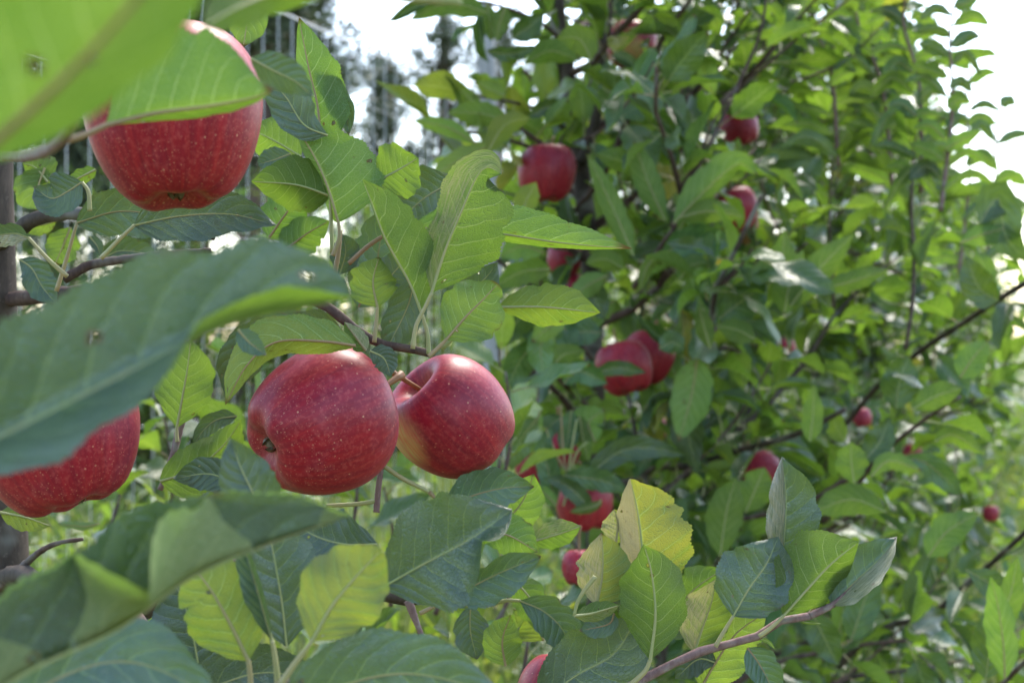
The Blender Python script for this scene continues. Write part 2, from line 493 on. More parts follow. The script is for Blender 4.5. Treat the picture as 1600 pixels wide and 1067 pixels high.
def L(tree, pts, Y, w_, side='T', al=12, ar=12, cl=0, cr=0, tint=0.0, yel=0.0, pet=None, petY=None, wave=0.10, wf=2.3, blunt=0.0, q=1.0, teeth=None, pr=0.0009, dry=0.0, pale=0.0):
    """a leaf laid along a midrib seen at the given photo points; al, ar: tilt of each half towards the viewer, cl, cr: curl of each half"""
    a = as_pts(pts, Y)
    n = int(111 * q) if q >= 1 else max(14, int(66 * q))
    sp, S, N = px_frames(a, n)
    Ym = float(np.mean(a[:, 1]))
    W = w_ / FPX * Ym
    b = Buf()
    m = 6 if q >= 1 else 3
    wp = (a[0, 0] * 977 + a[0, 2] * 613) % 6.28
    if np.ndim(cl) == 0 and cl == 0: cl = 22 * math.sin(wp * 5 + 1)
    if np.ndim(cr) == 0 and cr == 0: cr = 22 * math.sin(wp * 7 + 2)
    tt = (37 if q >= 1 else 9) if teeth is None else teeth
    leaf_geom(b, sp, S, N, W, al, ar, cl, cr, m, tt, side == 'T', wave, wf, wp, blunt, rib=pr * (0.8 if side == 'T' else 1.0), jag=.05 if q >= 1 else .07)
    if pet is not None:
        pp = as_pts(pet, petY if petY is not None else (Y if np.ndim(Y) == 0 else Y[0]))
        pp = np.vstack([pp, a[:1]])
        pp = crom(pp, 14)
        b.tube(pp, np.linspace(pr * 1.5, pr, len(pp)), 7, 1)
    root = TREES[tree]
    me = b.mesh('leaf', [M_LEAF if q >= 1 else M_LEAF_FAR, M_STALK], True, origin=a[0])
    o = link('leaf', me, root, a[0] - np.array(root.location))
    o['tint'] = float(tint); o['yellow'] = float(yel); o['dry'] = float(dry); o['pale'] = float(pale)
    HERO.setdefault(tree, []).append(o)
    return o

# leaf shapes that the crowns share: base at the origin, +Y along the leaf, +Z its upper side
def variant(i, nu, m, seed):
    r = random.Random(seed)
    Ln, W = 1.0, r.uniform(.20, .29)
    bend = r.uniform(-.15, .75) * (1 if i % 4 else 1.5)
    curve = r.uniform(-.25, .25)
    t = np.linspace(0, 1, nu + 1)
    ang = -bend * t * 1.1 + .2
    yaw = curve * t
    d = np.stack([np.sin(yaw) * np.cos(ang), np.cos(yaw) * np.cos(ang), np.sin(ang)], 1)
    sp = np.cumsum(np.vstack([[0, 0, 0], d[:-1]]) * (Ln / nu), axis=0)
    T = unit(np.gradient(sp, axis=0))
    roll = r.uniform(-1.1, 1.1) * t
    up = np.stack([np.sin(roll), np.zeros_like(t), np.cos(roll)], 1)
    S = unit(np.cross(T, up))
    N = np.cross(S, T)
    fold = r.uniform(12, 60)
    b = Buf()
    # petiole first, then the blade starts where it ends
    sp2 = sp + np.array((0, .26, .04))
    leaf_geom(b, sp2, S, N, W, fold + r.uniform(-10, 10), fold, r.uniform(-60, 50), r.uniform(-60, 50), m, 0 if nu < 10 else 7, True, r.uniform(.10, .34), r.uniform(1.0, 2.4), r.uniform(0, 6), 0, None, jag=.09)
    pp = crom(np.array([(0, 0, 0), (0, .13, .045), sp2[0], sp2[min(2, nu)]]), 4)
    b.tube(pp, np.linspace(.014, .009, len(pp)), 3, 1, cap=False)
    return b

NV = 18
VAR_HI = [variant(i, 12, 3, 100 + i) for i in range(NV)]
VAR_LO = [variant(i, 5, 1, 100 + i) for i in range(NV)]
ME_HI = [b.mesh('apple_leaf', [M_LEAF_FAR, M_STALK]) for b in VAR_HI]

def buf_arrays(b):
    V = np.vstack(b.V); UV = np.vstack(b.UV)
    tri = []; mi = []
    for f, m in zip(b.F, b.M):
        if len(f) == 4: tri.append(f); mi.append(m)
    return V, UV, np.array(tri), np.array(mi)

ARR_LO = [buf_arrays(b) for b in VAR_LO]
ARR_HI = [buf_arrays(b) for b in VAR_HI]

def rotframe(d, nrm):
    d = unit(d); nrm = np.asarray(nrm, float)
    x = unit(np.cross(d, nrm)); z = np.cross(x, d)
    return np.stack([x, d, z], 1)        # columns

class Leaves:
    """leaf placements of one plant"""
    def __init__(self):
        self.p, self.R, self.s, self.v, self.t, self.y = [], [], [], [], [], []
    def add(self, p, d, n, s, t=0.0, y=0.0):
        self.p.append(p); self.R.append(rotframe(d, n)); self.s.append(s)
        self.v.append(random.randrange(NV)); self.t.append(t); self.y.append(y)
    def __len__(self): return len(self.p)

def joined(name, pos, Rm, sc, vv, tt, yy, parent, lo=True, mats=None):
    """many small leaves as one mesh, joined with numpy"""
    arr = ARR_LO if lo else ARR_HI
    Vs, Fs, UVs, Ms, Ts, Ys = [], [], [], [], [], []
    n = 0
    origin = np.array(parent.location) if parent is not None else np.zeros(3)
    for k in range(NV):
        idx = np.nonzero(vv == k)[0]
        if not len(idx): continue
        V, UV, F, M = arr[k]
        W = np.einsum('nij,vj->nvi', Rm[idx] * sc[idx][:, None, None], V) + pos[idx][:, None] - origin
        nv = len(V)
        Vs.append(W.reshape(-1, 3))
        off = n + np.arange(len(idx)) * nv
        Fs.append((F[None] + off[:, None, None]).reshape(-1, 4))
        UVs.append(np.tile(UV, (len(idx), 1)))
        Ms.append(np.tile(M, len(idx)))
        Ts.append(np.repeat(tt[idx], nv)); Ys.append(np.repeat(yy[idx], nv))
        n += nv * len(idx)
    if not n: return None
    V = np.vstack(Vs); F = np.vstack(Fs); UV = np.vstack(UVs); M = np.concatenate(Ms)
    me = bpy.data.meshes.new(name)
    me.vertices.add(len(V)); me.vertices.foreach_set('co', V.astype(np.float32).ravel())
    me.loops.add(F.size); me.loops.foreach_set('vertex_index', F.astype(np.int32).ravel())
    me.polygons.add(len(F)); me.polygons.foreach_set('loop_start', (np.arange(len(F)) * 4).astype(np.int32))
    me.polygons.foreach_set('material_index', M.astype(np.int32))
    me.polygons.foreach_set('use_smooth', np.ones(len(F), dtype=bool))
    for m in (mats or [M_LEAF_FAR, M_STALK]): me.materials.append(m)
    me.uv_layers.new(name='UVMap').data.foreach_set('uv', UV[F.ravel()].astype(np.float32).ravel())
    for nm, a in (('gtint', Ts), ('gyellow', Ys)):
        at = me.attributes.new(nm, 'FLOAT', 'POINT'); at.data.foreach_set('value', np.concatenate(a).astype(np.float32))
    me.update(calc_edges=True)
    o = link(name, me, parent)
    tag(o, kind='stuff')
    return o

def pix_count(all_pos, all_R, all_s, step=3):
    """how many samples of each leaf can be seen, in a coarse depth buffer of the photograph"""
    g = np.array([(0, .3, 0), (0, .5, 0), (0, .7, 0), (0, .9, 0), (0, 1.1, 0), (.15, .5, 0), (-.15, .5, 0), (.15, .75, 0), (-.15, .75, 0), (.1, .95, 0), (-.1, .95, 0), (.25, .65, 0), (-.25, .65, 0)])
    pts = np.einsum('nij,vj->nvi', all_R * all_s[:, None, None], g) + all_pos[:, None]
    x, y, d = proj(pts)
    W, H = 1600 // 10, 1067 // 10
    xi, yi = (x / 10).astype(int), (y / 10).astype(int)
    ok = (d > .05) & (xi >= 0) & (xi < W) & (yi >= 0) & (yi < H)
    zb = np.full(W * H, 1e9)
    ids = yi * W + xi
    fl = ids[ok]; dd = d[ok]
    np.minimum.at(zb, fl, dd)
    vis = np.zeros_like(ok)
    vis[ok] = dd <= zb[fl] + .015
    return vis.sum(1) * (all_s * FPX / np.maximum(all_pos[:, 1], .05)) ** 2
# ------------------------------------------------------------------ ground, fence, pines
ROWX = lambda y: -0.35 + 0.338 * (y - 1.05)          # the line of the tree row
FENX = lambda y: -2.35 + 0.338 * (y - 1.05)          # the line of the deer fence

def ground():
    g = G('orchard_ground')
    pos = g.n('ShaderNodeTexCoord').outputs['Object']
    a = g.noise(pos, 0.9, 6.0, 0.6).outputs['Fac']
    b = g.noise(pos, 9.0, 6.0, 0.7).outputs['Fac']
    c = g.noise(pos, 40.0, 3.0, 0.7).outputs['Fac']
    gr = g.mix(g.ramp(b, 0.3, 0.7), rgb(0.055, 0.085, 0.022), rgb(0.13, 0.16, 0.05))
    dr = g.mix(g.ramp(c, 0.3, 0.7), rgb(0.15, 0.12, 0.075), rgb(0.30, 0.25, 0.16))
    col = g.mix(g.ramp(a, 0.46, 0.62), gr, dr)
    pb = g.bsdf(col, 0.9, 0.2, g.bump(b, 0.8, 0.05))
    m = g.done(pb.outputs[0])
    n = 60
    xs = np.sign(np.linspace(-1, 1, n)) * np.abs(np.linspace(-1, 1, n)) ** 2.6 * 420
    ys = np.sign(np.linspace(-1, 1, n)) * np.abs(np.linspace(-1, 1, n)) ** 2.6 * 420
    X, Y = np.meshgrid(xs, ys)
    Z = 0.03 * np.sin(X * 1.3) * np.cos(Y * 1.1) * np.exp(-(X ** 2 + Y ** 2) / 900)
    V = np.stack([X, Y, Z], -1).reshape(-1, 3)
    F = [(i * n + j, i * n + j + 1, (i + 1) * n + j + 1, (i + 1) * n + j) for i in range(n - 1) for j in range(n - 1)]
    me = bpy.data.meshes.new('ground'); me.from_pydata(V.tolist(), [], F); me.materials.append(m)
    tag(link('ground', me), kind='structure')

ground()

def grass():
    g = G('grass_blade')
    at = g.attr('gtint', 'GEOMETRY').outputs['Fac']
    col = g.mix(at, rgb(0.05, 0.10, 0.022), rgb(0.15, 0.17, 0.055))
    tr = g.mix(at, rgb(0.14, 0.26, 0.03), rgb(0.30, 0.34, 0.08))
    pb = g.bsdf(col, 0.55, 0.3)
    tb = g.n('ShaderNodeBsdfTranslucent'); g.L.new(tr, tb.inputs[0])
    mx = g.n('ShaderNodeMixShader'); mx.inputs[0].default_value = 0.4
    g.L.new(pb.outputs[0], mx.inputs[1]); g.L.new(tb.outputs[0], mx.inputs[2])
    m = g.done(mx.outputs[0])
    n = 46000
    y = 1.4 + 27 * RNG.random(n) ** 1.5
    x = (-0.40 + 0.80 * RNG.random(n)) * y + RNG.normal(0, .25, n)
    h = RNG.uniform(.06, .22, n)
    tall = RNG.random(n) < .28 * np.exp(-np.abs(x - FENX(y)) / 1.2)
    h = np.where(tall, RNG.uniform(.25, .6, n), h)
    wd = RNG.uniform(.002, .006, n) * (1 + .09 * y)
    az = RNG.uniform(0, 6.283, n)
    ln = RNG.uniform(.1, .7, n) * h
    dx, dy = np.cos(az), np.sin(az)
    base = np.stack([x, y, np.zeros(n)], 1)
    sd_ = np.stack([-dy, dx, np.zeros(n)], 1) * wd[:, None]
    mid = base + np.stack([dx * ln * .3, dy * ln * .3, h * .6], 1)
    tip = base + np.stack([dx * ln, dy * ln, h], 1)
    V = np.stack([base - sd_, base + sd_, mid + sd_ * .8, mid - sd_ * .8, tip], 1).reshape(-1, 3)
    o = np.arange(n) * 5
    q = np.stack([o, o + 1, o + 2, o + 3], 1); t = np.stack([o + 3, o + 2, o + 4], 1)
    F = [tuple(r) for r in q.tolist()] + [tuple(r) for r in t.tolist()]
    me = bpy.data.meshes.new('grass'); me.from_pydata(V.tolist(), [], F); me.materials.append(m)
    a = me.attributes.new('gtint', 'FLOAT', 'POINT')
    a.data.foreach_set('value', np.repeat(np.clip(RNG.normal(.35, .28, n) + tall * .25, 0, 1), 5).astype(np.float32))
    tag(link('grass', me), kind='stuff')

grass()

def wood_grey(name, c1, c2):
    g = G(name)
    pos = g.n('ShaderNodeTexCoord').outputs['Object']
    mp = g.n('ShaderNodeMapping'); g.L.new(pos, mp.inputs[0]); mp.inputs['Scale'].default_value = (1, 1, 0.06)
    a = g.noise(mp.outputs[0], 55, 5, 0.65).outputs['Fac']
    b = g.noise(pos, 5, 3).outputs['Fac']
    col = g.mix(g.ramp(a, .3, .7), c1, c2)
    col = g.mix(g.math('MULTIPLY', g.ramp(b, .5, .7), .35), col, rgb(.19, .19, .16))
    return g.done(g.bsdf(col, .85, .2, g.bump(a, .5, .004)).outputs[0])

M_POST = wood_grey('weathered_post', rgb(.23, .215, .20), rgb(.40, .385, .36))
g_ = G('galvanised_wire'); M_WIRE = g_.done(g_.bsdf(rgb(.50, .51, .51), .42, .5).outputs[0])
M_WIRE.node_tree.nodes['Principled BSDF'].inputs['Metallic'].default_value = .55
g_ = G('dull_wire'); M_WIRE_D = g_.done(g_.bsdf(rgb(.16, .16, .165), .45, .5).outputs[0])
M_WIRE_D.node_tree.nodes['Principled BSDF'].inputs['Metallic'].default_value = .6

def fence():
    y0, y1 = 0.2, 30.0
    root = link('deer_fence', None, None, (FENX(7.7), 7.7, 0))
    tag(root, 'tall deer fence of pale wire mesh on grey timber posts before the pines', 'fence')
    o = np.array(root.location)
    ux = unit(np.array((.338, 1, 0)))
    # wooden posts, the one in view by the second tree a little taller and out of plumb
    for i, yy in enumerate((-0.2, 3.75, 7.7, 11.6, 15.5, 19.4, 23.3, 27.2)):
        b = Buf()
        base = np.array((FENX(yy) + .02, yy, -.02))
        top = base + np.array((-.055 if i == 2 else random.uniform(-.03, .03), 0, 2.93 if i == 2 else 2.62))
        pts = crom([base, (base + top) / 2 + np.array((.012, 0, 0)), top], 12)
        b.tube(pts, np.linspace(.054, .046, 13) * (1 + .03 * np.sin(np.arange(13) * 1.9)), 12)
        link('post', b.mesh('post', [M_POST], origin=o), root)
    b = Buf()
    L_ = math.hypot(.338, 1)
    t = 0.0
    yy = y0
    def rod(p, q, r):
        b.tube(np.array([p, q]), r, 4, 0, cap=False)
    while yy < y1:
        x = FENX(yy) + .006 * math.sin(yy * 3)
        r = .0017
        rod((x, yy, .02), (x + .01 * math.sin(yy * 7), yy, 2.40), r)
        yy += .10
    for z in list(np.arange(.05, 2.41, .30)):
        ys = np.linspace(y0, y1, 16)
        b.tube(np.stack([FENX(ys) + .003, ys, z + .012 * np.sin(ys * .9 + z)], 1),   .0009, 4, 0, cap=False)
    # the slack cable along the top
    ys = np.linspace(y0, y1, 40)
    b.tube(np.stack([FENX(ys), ys, 2.44 + .05 * np.sin(ys * .8)], 1), .004, 5, 0, cap=False)
    tag(link('wire_mesh', b.mesh('wire_mesh', [M_WIRE], origin=o), root), kind='stuff')

fence()

# broad-leaved weeds along the foot of the fence and of the row
def weeds():
    n = 15000
    y = 2.2 + 16 * RNG.random(n) ** 1.3
    c = np.stack([(-.36 + .74 * RNG.random(n // 15)) * (yy := y[: n // 15]), yy], 1)
    hgt = RNG.uniform(.12, .55, n // 15)
    p = np.repeat(c, 15, 0) + RNG.normal(0, .10, (n // 15 * 15, 2))
    z = np.abs(RNG.normal(.4, .33, len(p))) * np.repeat(hgt, 15)
    pos = np.concatenate([p, z[:, None]], 1)
    d = unit(RNG.normal(0, .7, pos.shape) + np.array((0, 0, .25)))
    nr = unit(RNG.normal(0, .4, pos.shape) + np.array((0, 0, 1)))
    x_ = unit(np.cross(d, nr)); R_ = np.stack([x_, d, np.cross(x_, d)], 2)
    o = joined('undergrowth', pos, R_, RNG.uniform(.05, .12, len(p)), RNG.integers(0, NV, len(p)), RNG.uniform(0, .9, len(p)), np.clip(RNG.normal(.05, .2, len(p)), 0, .8), None)

weeds()

# trellis wires and their posts in the row
def trellis():
    b = Buf()
    ys = np.linspace(-2, 30, 60)
    for z in (1.405,):
        b.tube(np.stack([ROWX(ys) - .03, ys, z + .006 * np.sin(ys * 1.1)], 1), .0016, 6)
    tag(link('trellis_wire', b.mesh('trellis_wire', [M_WIRE_D])), 'thin dark trellis wire strung along the tree row above the two ripe apples', 'wire')
    b = Buf()
    ys = np.linspace(-2, 30, 60)
    b.tube(np.stack([ROWX(ys) - .03, ys, 2.12 + .006 * np.sin(ys * 1.3)], 1), .0016, 6)
    tag(link('trellis_wire', b.mesh('trellis_wire', [M_WIRE_D])), 'upper trellis wire strung through the tree tops', 'wire')
    for i, yy in enumerate((6.45,)):
        base = np.array((ROWX(yy) + .02, yy, -.02))
        b = Buf()
        pts = crom([base, base + np.array((.01, 0, 1.3)), base + np.array((-.01, 0, 2.52))], 10)
        b.tube(pts, np.linspace(.036, .031, 11), 10)
        o = link('trellis_post', b.mesh('trellis_post', [M_POST], origin=base), None, base)
        tag(o, 'pale grey trellis post rising out of the leaves in the tree row', 'post')

trellis()

# ---- pines and dark bushes behind the fence
gp = G('pine_needles')
rn = gp.attr('gtint', 'GEOMETRY').outputs['Fac']
M_NEEDLE = gp.done(gp.bsdf(gp.mix(rn, rgb(.065, .090, .048), rgb(.17, .19, .10)), .6, .3).outputs[0])

def pine(x, y, H, seed, spread, dens, label, group, bare=0.3, lean=0.0):
    r = np.random.default_rng(seed)
    root = link('pine_tree', None, None, (x, y, 0))
    tag(root, label, 'tree', group)
    b = Buf()
    z = np.linspace(0, H, 14)
    tx = lean * z + .05 * np.sin(z * 1.1 + seed); ty = .04 * np.cos(z * 1.3 + seed)
    b.tube(np.stack([tx, ty, z], 1), np.linspace(.02 * H ** .9 + .02, .012, 14), 8)
    link('trunk', b.mesh('trunk', [M_PINEBARK]), root)
    lb = Buf()
    C, D = [], []
    zz = H * bare
    while zz < H * .98:
        f = 1 - (zz - H * bare) / (H * (1 - bare))
        for _ in range(r.integers(3, 6)):
            az = r.uniform(0, 6.283); ln = spread * (.25 + .75 * f ** .8) * r.uniform(.5, 1.1)
            el = r.uniform(-.1, .5)
            p0 = np.array((np.interp(zz, z, tx), np.interp(zz, z, ty), zz))
            d = np.array((math.cos(az) * math.cos(el), math.sin(az) * math.cos(el), math.sin(el)))
            p1 = p0 + d * ln * .55 + np.array((0, 0, -.05 * ln)); p2 = p0 + d * ln + np.array((0, 0, .12 * ln))
            pts = crom([p0, p1, p2], 6)
            lb.tube(pts, np.linspace(.012 + .01 * ln, .004, 7), 5)
            for q in np.linspace(.35, 1.0, max(3, int(dens * ln * 2.2))):
                C.append(pts[min(6, int(q * 6))] + r.normal(0, .09 + .04 * ln, 3)); D.append(d)
        zz += r.uniform(.22, .42) * (H / 7)
    tag(link('limbs', lb.mesh('limbs', [M_PINEBARK]), root), kind='stuff')
    C = np.array(C); D = np.array(D)
    k = 26
    n = len(C) * k
    c = np.repeat(C, k, 0) + r.normal(0, .075, (n, 3))
    d = unit(np.repeat(D, k, 0) * .6 + r.normal(0, .7, (n, 3)) + np.array((0, 0, .3)))
    s = unit(np.cross(d, r.normal(0, 1, (n, 3)))) * r.uniform(.008, .020, n)[:, None]
    l_ = d * r.uniform(.10, .22, n)[:, None]
    V = np.stack([c - s, c + s, c + l_ + s * .3, c + l_ - s * .3], 1).reshape(-1, 3)
    F = np.arange(n * 4).reshape(-1, 4)
    me = bpy.data.meshes.new('crown'); me.from_pydata(V.tolist(), [], F.tolist()); me.materials.append(M_NEEDLE)
    a = me.attributes.new('gtint', 'FLOAT', 'POINT'); a.data.foreach_set('value', np.repeat(r.random(n), 4).astype(np.float32))
    link('crown', me, root)

def px_x(px, y): return (px - 800) / FPX * y
PG = 'pines behind the deer fence'
DARK = 'dense dark pine behind the deer fence, merging with its like'
for i, (px, y, H, sp, de, lb) in enumerate([
        (405, 13.0, 9.5, .80, 9, 'nearest dense pine behind the mesh fence, above the tall curled leaf'),
        (450, 16.5, 8.4, .75, 8, DARK), (300, 14.0, 11, 1.3, 6.5, DARK), (210, 13.5, 10, 2.2, 4.0, DARK), (90, 15.0, 11, 2.2, 4.0, DARK),
        (-40, 13.5, 10, 2.1, 4.0, DARK),
        (605, 21.0, 5.2, .62, 6.0, 'small bushy pine standing by itself in the sky gap behind the fence'),
        (690, 19.0, 8.0, 0.62, 1.6, 'thin straggly pine with a bare trunk in the sky gap'),
        (778, 23.0, 6.0, .7, 1.5, 'sparse pine half hidden behind the tall fence post'),
        (900, 24.0, 6.0, 1.6, 3.0, DARK), (1060, 27.0, 6.0, 1.7, 3.0, DARK)]):
    pine(px_x(px, y), y, H, 40 + i, sp, de, lb, PG, bare=.22 if sp > 1 else .30)

def shrub(x, y, H, Wd, seed, label, group):
    r = np.random.default_rng(seed)
    root = link('shrub', None, None, (x, y, 0))
    tag(root, label, 'shrub', group)
    b = Buf()
    tips = []
    for k in range(7):
        az = r.uniform(0, 6.283); q = r.uniform(.3, 1) * Wd * .6
        tip = np.array((math.cos(az) * q, math.sin(az) * q, H * r.uniform(.6, .9)))
        pts = crom([(0.05 * math.cos(az), .05 * math.sin(az), -.02), tip * np.array((.35, .35, .55)), tip], 6)
        b.tube(pts, np.linspace(.03, .008, 7), 5)
        tips.append(pts)
    link('trunk', b.mesh('trunk', [M_BARK]), root)
    n = 2600
    c = np.stack([tips[i][j] for i, j in zip(r.integers(0, 7, n), r.integers(2, 7, n))]) + r.normal(0, 1, (n, 3)) * np.array((Wd * .2, Wd * .2, H * .14))
    c[:, 2] = np.clip(c[:, 2], .1, H)
    d = unit(r.normal(0, 1, (n, 3)) + np.array((0, 0, -.2)))
    nr = unit(r.normal(0, .6, (n, 3)) + np.array((0, 0, 1)))
    x_ = unit(np.cross(d, nr)); z_ = np.cross(x_, d)
    R_ = np.stack([x_, d, z_], 2)
    o = joined('crown', c + np.array((x, y, 0)), R_, r.uniform(.05, .10, n), r.integers(0, NV, n), r.uniform(-.2, .5, n), np.clip(r.normal(0, .12, n), 0, 1), root)
    if 'kind' in o: del o['kind']

SG = 'shrubs below the pines'
for i, (px, y, H, Wd) in enumerate([(330, 11.5, 2.3, 1.6), (430, 12.5, 2.5, 1.7), (525, 13.0, 2.6, 1.7), (610, 14.5, 2.7, 1.8), (695, 14.0, 2.3, 1.7), (770, 15.5, 2.5, 1.8),
                                     (860, 17.0, 2.4, 1.9), (120, 11.0, 2.4, 1.7), (225, 12.0, 2.2, 1.6), (20, 12.0, 2.4, 1.7), (960, 19.0, 2.6, 2.0)]):
    shrub(px_x(px, y), y, H, Wd, 300 + i, 'dark leafy shrub in the understory behind the mesh fence', SG)
# ------------------------------------------------------------------ apple trees of the row
TREES = {}
NTREE = 15
TREE_LABEL = {
    0: 'apple tree with slim trunk beside the four large ripe apples in front',
    1: 'apple tree with forked dark trunk that carries an apple against its stem',
    2: 'apple tree third along the row, between forked tree and grey trellis post',
    3: 'apple tree fourth along the row, just before the grey trellis post',
}
for k in range(NTREE):
    y = 1.05 + 1.35 * k
    TREES[k] = link('apple_tree', None, None, (ROWX(y), y, 0))
    tag(TREES[k], TREE_LABEL.get(k, 'slim leafy apple tree far down the receding orchard row'), 'apple tree', 'apple trees planted in the row')

LV = {k: Leaves() for k in range(NTREE)}
bpy.context.view_layer.update()

def rv(r, s=1.0):
    return np.array((r.gauss(0, s), r.gauss(0, s), r.gauss(0, s)))

LEFT = ([-900, -300, 0, 90, 140, 190, 250, 300, 345, 420, 560, 700, 800, 900, 1100, 1500], [520, 660, 775, 800, 800, 790, 790, 790, 800, 765, 800, 815, 845, 880, 860, 800])
RIGHT = ([-900, -300, -50, 0, 180, 300, 330, 1500], [1500, 1470, 1450, 1455, 1478, 1490, 1640, 2400])

CLEAR = [(856, 270, 58, 2.2), (1166, 198, 32, 2.55), (1166, 338, 38, 2.4), (980, 574, 52, 2.1), (1020, 545, 40, 2.1), (916, 805, 26, 1.98), (1226, 541, 14, 3.2),
         (1425, 708, 12, 3.5), (1548, 802, 16, 3.4), (905, 270, 24, 2.4), (885, 150, 22, 2.4), (1200, 745, 24, 2.3), (940, 80, 16, 2.3)]

def allowed(p, lim_near=1.62):
    x, y, d = proj(p)
    for cx, cy_, cr_, cd_ in CLEAR:
        if d < cd_ and (x - cx) ** 2 + (y - cy_) ** 2 < cr_ * cr_: return False
    if d < .15: return True
    if x < np.interp(y, *LEFT) or x > np.interp(y, *RIGHT): return not (-120 < x < 1720 and -120 < y < 1180)
    return d > lim_near

def leafy(k, pts, r, step=.03, size=(.058, .098), start=.15, tint=(0, .35), spur=False, free=False, keep=1.0, yel=.0):
    """leaves along a shoot: single ones in a spiral, or small rosettes on spurs"""
    lv = LV[k]
    Ls = np.concatenate([[0], np.cumsum(np.linalg.norm(np.diff(pts, axis=0), axis=1))])
    s = Ls[-1] * start
    ph = r.uniform(0, 6.28)
    while s < Ls[-1]:
        p = np.array([np.interp(s, Ls, pts[:, c]) for c in range(3)])
        q = np.array([np.interp(min(s + .01, Ls[-1]), Ls, pts[:, c]) for c in range(3)])
        q0 = np.array([np.interp(max(s - .01, 0), Ls, pts[:, c]) for c in range(3)])
        T = unit(q - q0)
        A = unit(np.cross(T, (.3, .1, .95))); B = np.cross(T, A)
        for j in range(r.randint(4, 7) if spur else 1):
            ph += 2.4 + r.uniform(-.3, .3)
            rad = math.cos(ph) * A + math.sin(ph) * B
            d = T * (r.uniform(.2, .8)) + rad * .9 + np.array((0, 0, r.uniform(-.45, .25))) + rv(r, .15)
            nr = np.array((0, 0, 1.0)) + rv(r, .45) + T * .3
            if r.random() > keep: continue
            if not free and p[2] > 1.5 and (k == 1 and r.random() < min(.55, .25 + (p[2] - 1.5) * .5) or k == 2 and r.random() < .2): continue
            sz = r.uniform(*size)
            if free or (allowed(p) and allowed(p + unit(d) * sz * .55) and allowed(p + unit(d) * sz * .95)):
                lv.add(p + rad * .003, d, nr, sz, r.uniform(*tint), (r.uniform(.25, .9) if r.random() < .012 else 0) + yel * r.random())
        s += step * r.uniform(.75, 1.3) * (3.2 if spur else 1)

def branch_obj(k, pts, r0, r1, mat, knobs=True, sides=7):
    n = len(pts)
    rad = np.linspace(r0, r1, n)
    if knobs: rad = rad * (1 + .10 * np.sin(np.arange(n) * 2.7 + r0 * 900) ** 3)
    b = Buf(); b.tube(pts, rad, sides)
    o = np.array(TREES[k].location)
    return link('branch', b.mesh('branch', [mat], origin=o), TREES[k])

def wander(p0, d, ln, r, n=8, up=.25, wob=.16):
    pts = [np.array(p0, float)]
    d = unit(d)
    for i in range(n):
        d = unit(d + rv(r, wob) + np.array((0, 0, up / n)))
        pts.append(pts[-1] + d * ln / n)
    return np.array(pts)

def clip_allowed(pts):
    """cut a branch where it would grow into the open part of the view"""
    for i in range(1, len(pts)):
        if not allowed(pts[i], 1.55):
            return pts[:i]
    return pts

def grow(k, H, seed, nb, zlo, dens=1.0, trunk=None, lod=0):
    r = random.Random(seed)
    base = np.array(TREES[k].location)
    if trunk is None:
        ph = r.uniform(0, 6)
        z = np.linspace(-.02, H, 16)
        tr = np.stack([base[0] + .02 * np.sin(z * 2 + ph), base[1] + .02 * np.cos(z * 1.7 + ph), z], 1)
    else:
        tr = crom(trunk, 24)
    rad = np.interp(tr[:, 2], [0, .5, 1.5, H], [.025, .019, .0145, .004])
    rad = rad * (1 + .05 * np.sin(tr[:, 2] * 31) ** 3)
    b = Buf(); b.tube(tr, rad, 10)
    link('trunk', b.mesh('trunk', [M_BARK], origin=base), TREES[k])
    leafy(k, tr[int(len(tr) * .75):], r, .03, tint=(0, .5))
    az = r.uniform(0, 6.28)
    for i in range(nb):
        f = (i + .5) / nb
        z = zlo + (H * .95 - zlo) * f ** .95
        az += 2.4 + r.uniform(-.4, .4)
        p0 = np.array([np.interp(z, tr[:, 2], tr[:, c]) for c in range(3)])
        ln = (1.0 - .62 * f) * r.uniform(.55, .9)
        el = r.uniform(.0, .5) + .35 * f
        d = np.array((math.cos(az) * math.cos(el), math.sin(az) * math.cos(el), math.sin(el)))
        pts = wander(p0, d, ln, r, 8, r.uniform(-.1, .5))
        pc = clip_allowed(pts)
        if len(pc) < 3: continue
        if lod < 2:
            branch_obj(k, pc, .0085 * (1 - .4 * f), .0025, M_BARK if ln > .6 else M_TWIG, sides=6 if lod == 0 else 4)
        leafy(k, pc, r, .030 / dens, start=.2, spur=True, tint=(-.1, .45))
        for j in range(r.randint(3, 5)):
            q = pts[r.randint(2, 7)]
            d2 = unit((pts[-1] - pts[0]) / ln + rv(r, .7) + np.array((0, 0, .5)))
            sp = wander(q, d2, r.uniform(.14, .38), r, 5, .5, .10)
            sc = clip_allowed(sp)
            if len(sc) < 2: continue
            if lod == 0: branch_obj(k, crom(sc, 8), .0032, .0014, M_TWIG, sides=5)
            leafy(k, sc, r, .026 / dens, start=.05, tint=(0, .6))

trunk2 = [(.13, 2.40, -.02), (.134, 2.40, .8), (.125, 2.40, 1.30), (.106, 2.40, 1.485), (.088, 2.41, 1.62), (.070, 2.42, 1.75), (.06, 2.42, 2.2), (.055, 2.42, 2.75)]
grow(1, 2.75, 21, 46, .30, 1.35, trunk2)
grow(2, 2.75, 22, 60, .22, 1.45)
grow(3, 2.7, 23, 46, .25, 1.3, lod=1)
for k in range(4, NTREE):
    grow(k, 2.65 + .12 * math.sin(k * 2.1), 20 + k, 30, .25, 1.0, lod=1 if k < 6 else 2)

# ---- branches that the photograph shows singly
def gb(k, pts, Y, r0, r1, mat=None, leaf=None, seed=1, **kw):
    p = crom(as_pts(pts, Y), 4 * len(pts) + 6)
    branch_obj(k, p, r0, r1, mat or M_TWIG, sides=8)
    if leaf:
        leafy(k, p, random.Random(seed), leaf, free=True, **kw)
    return p

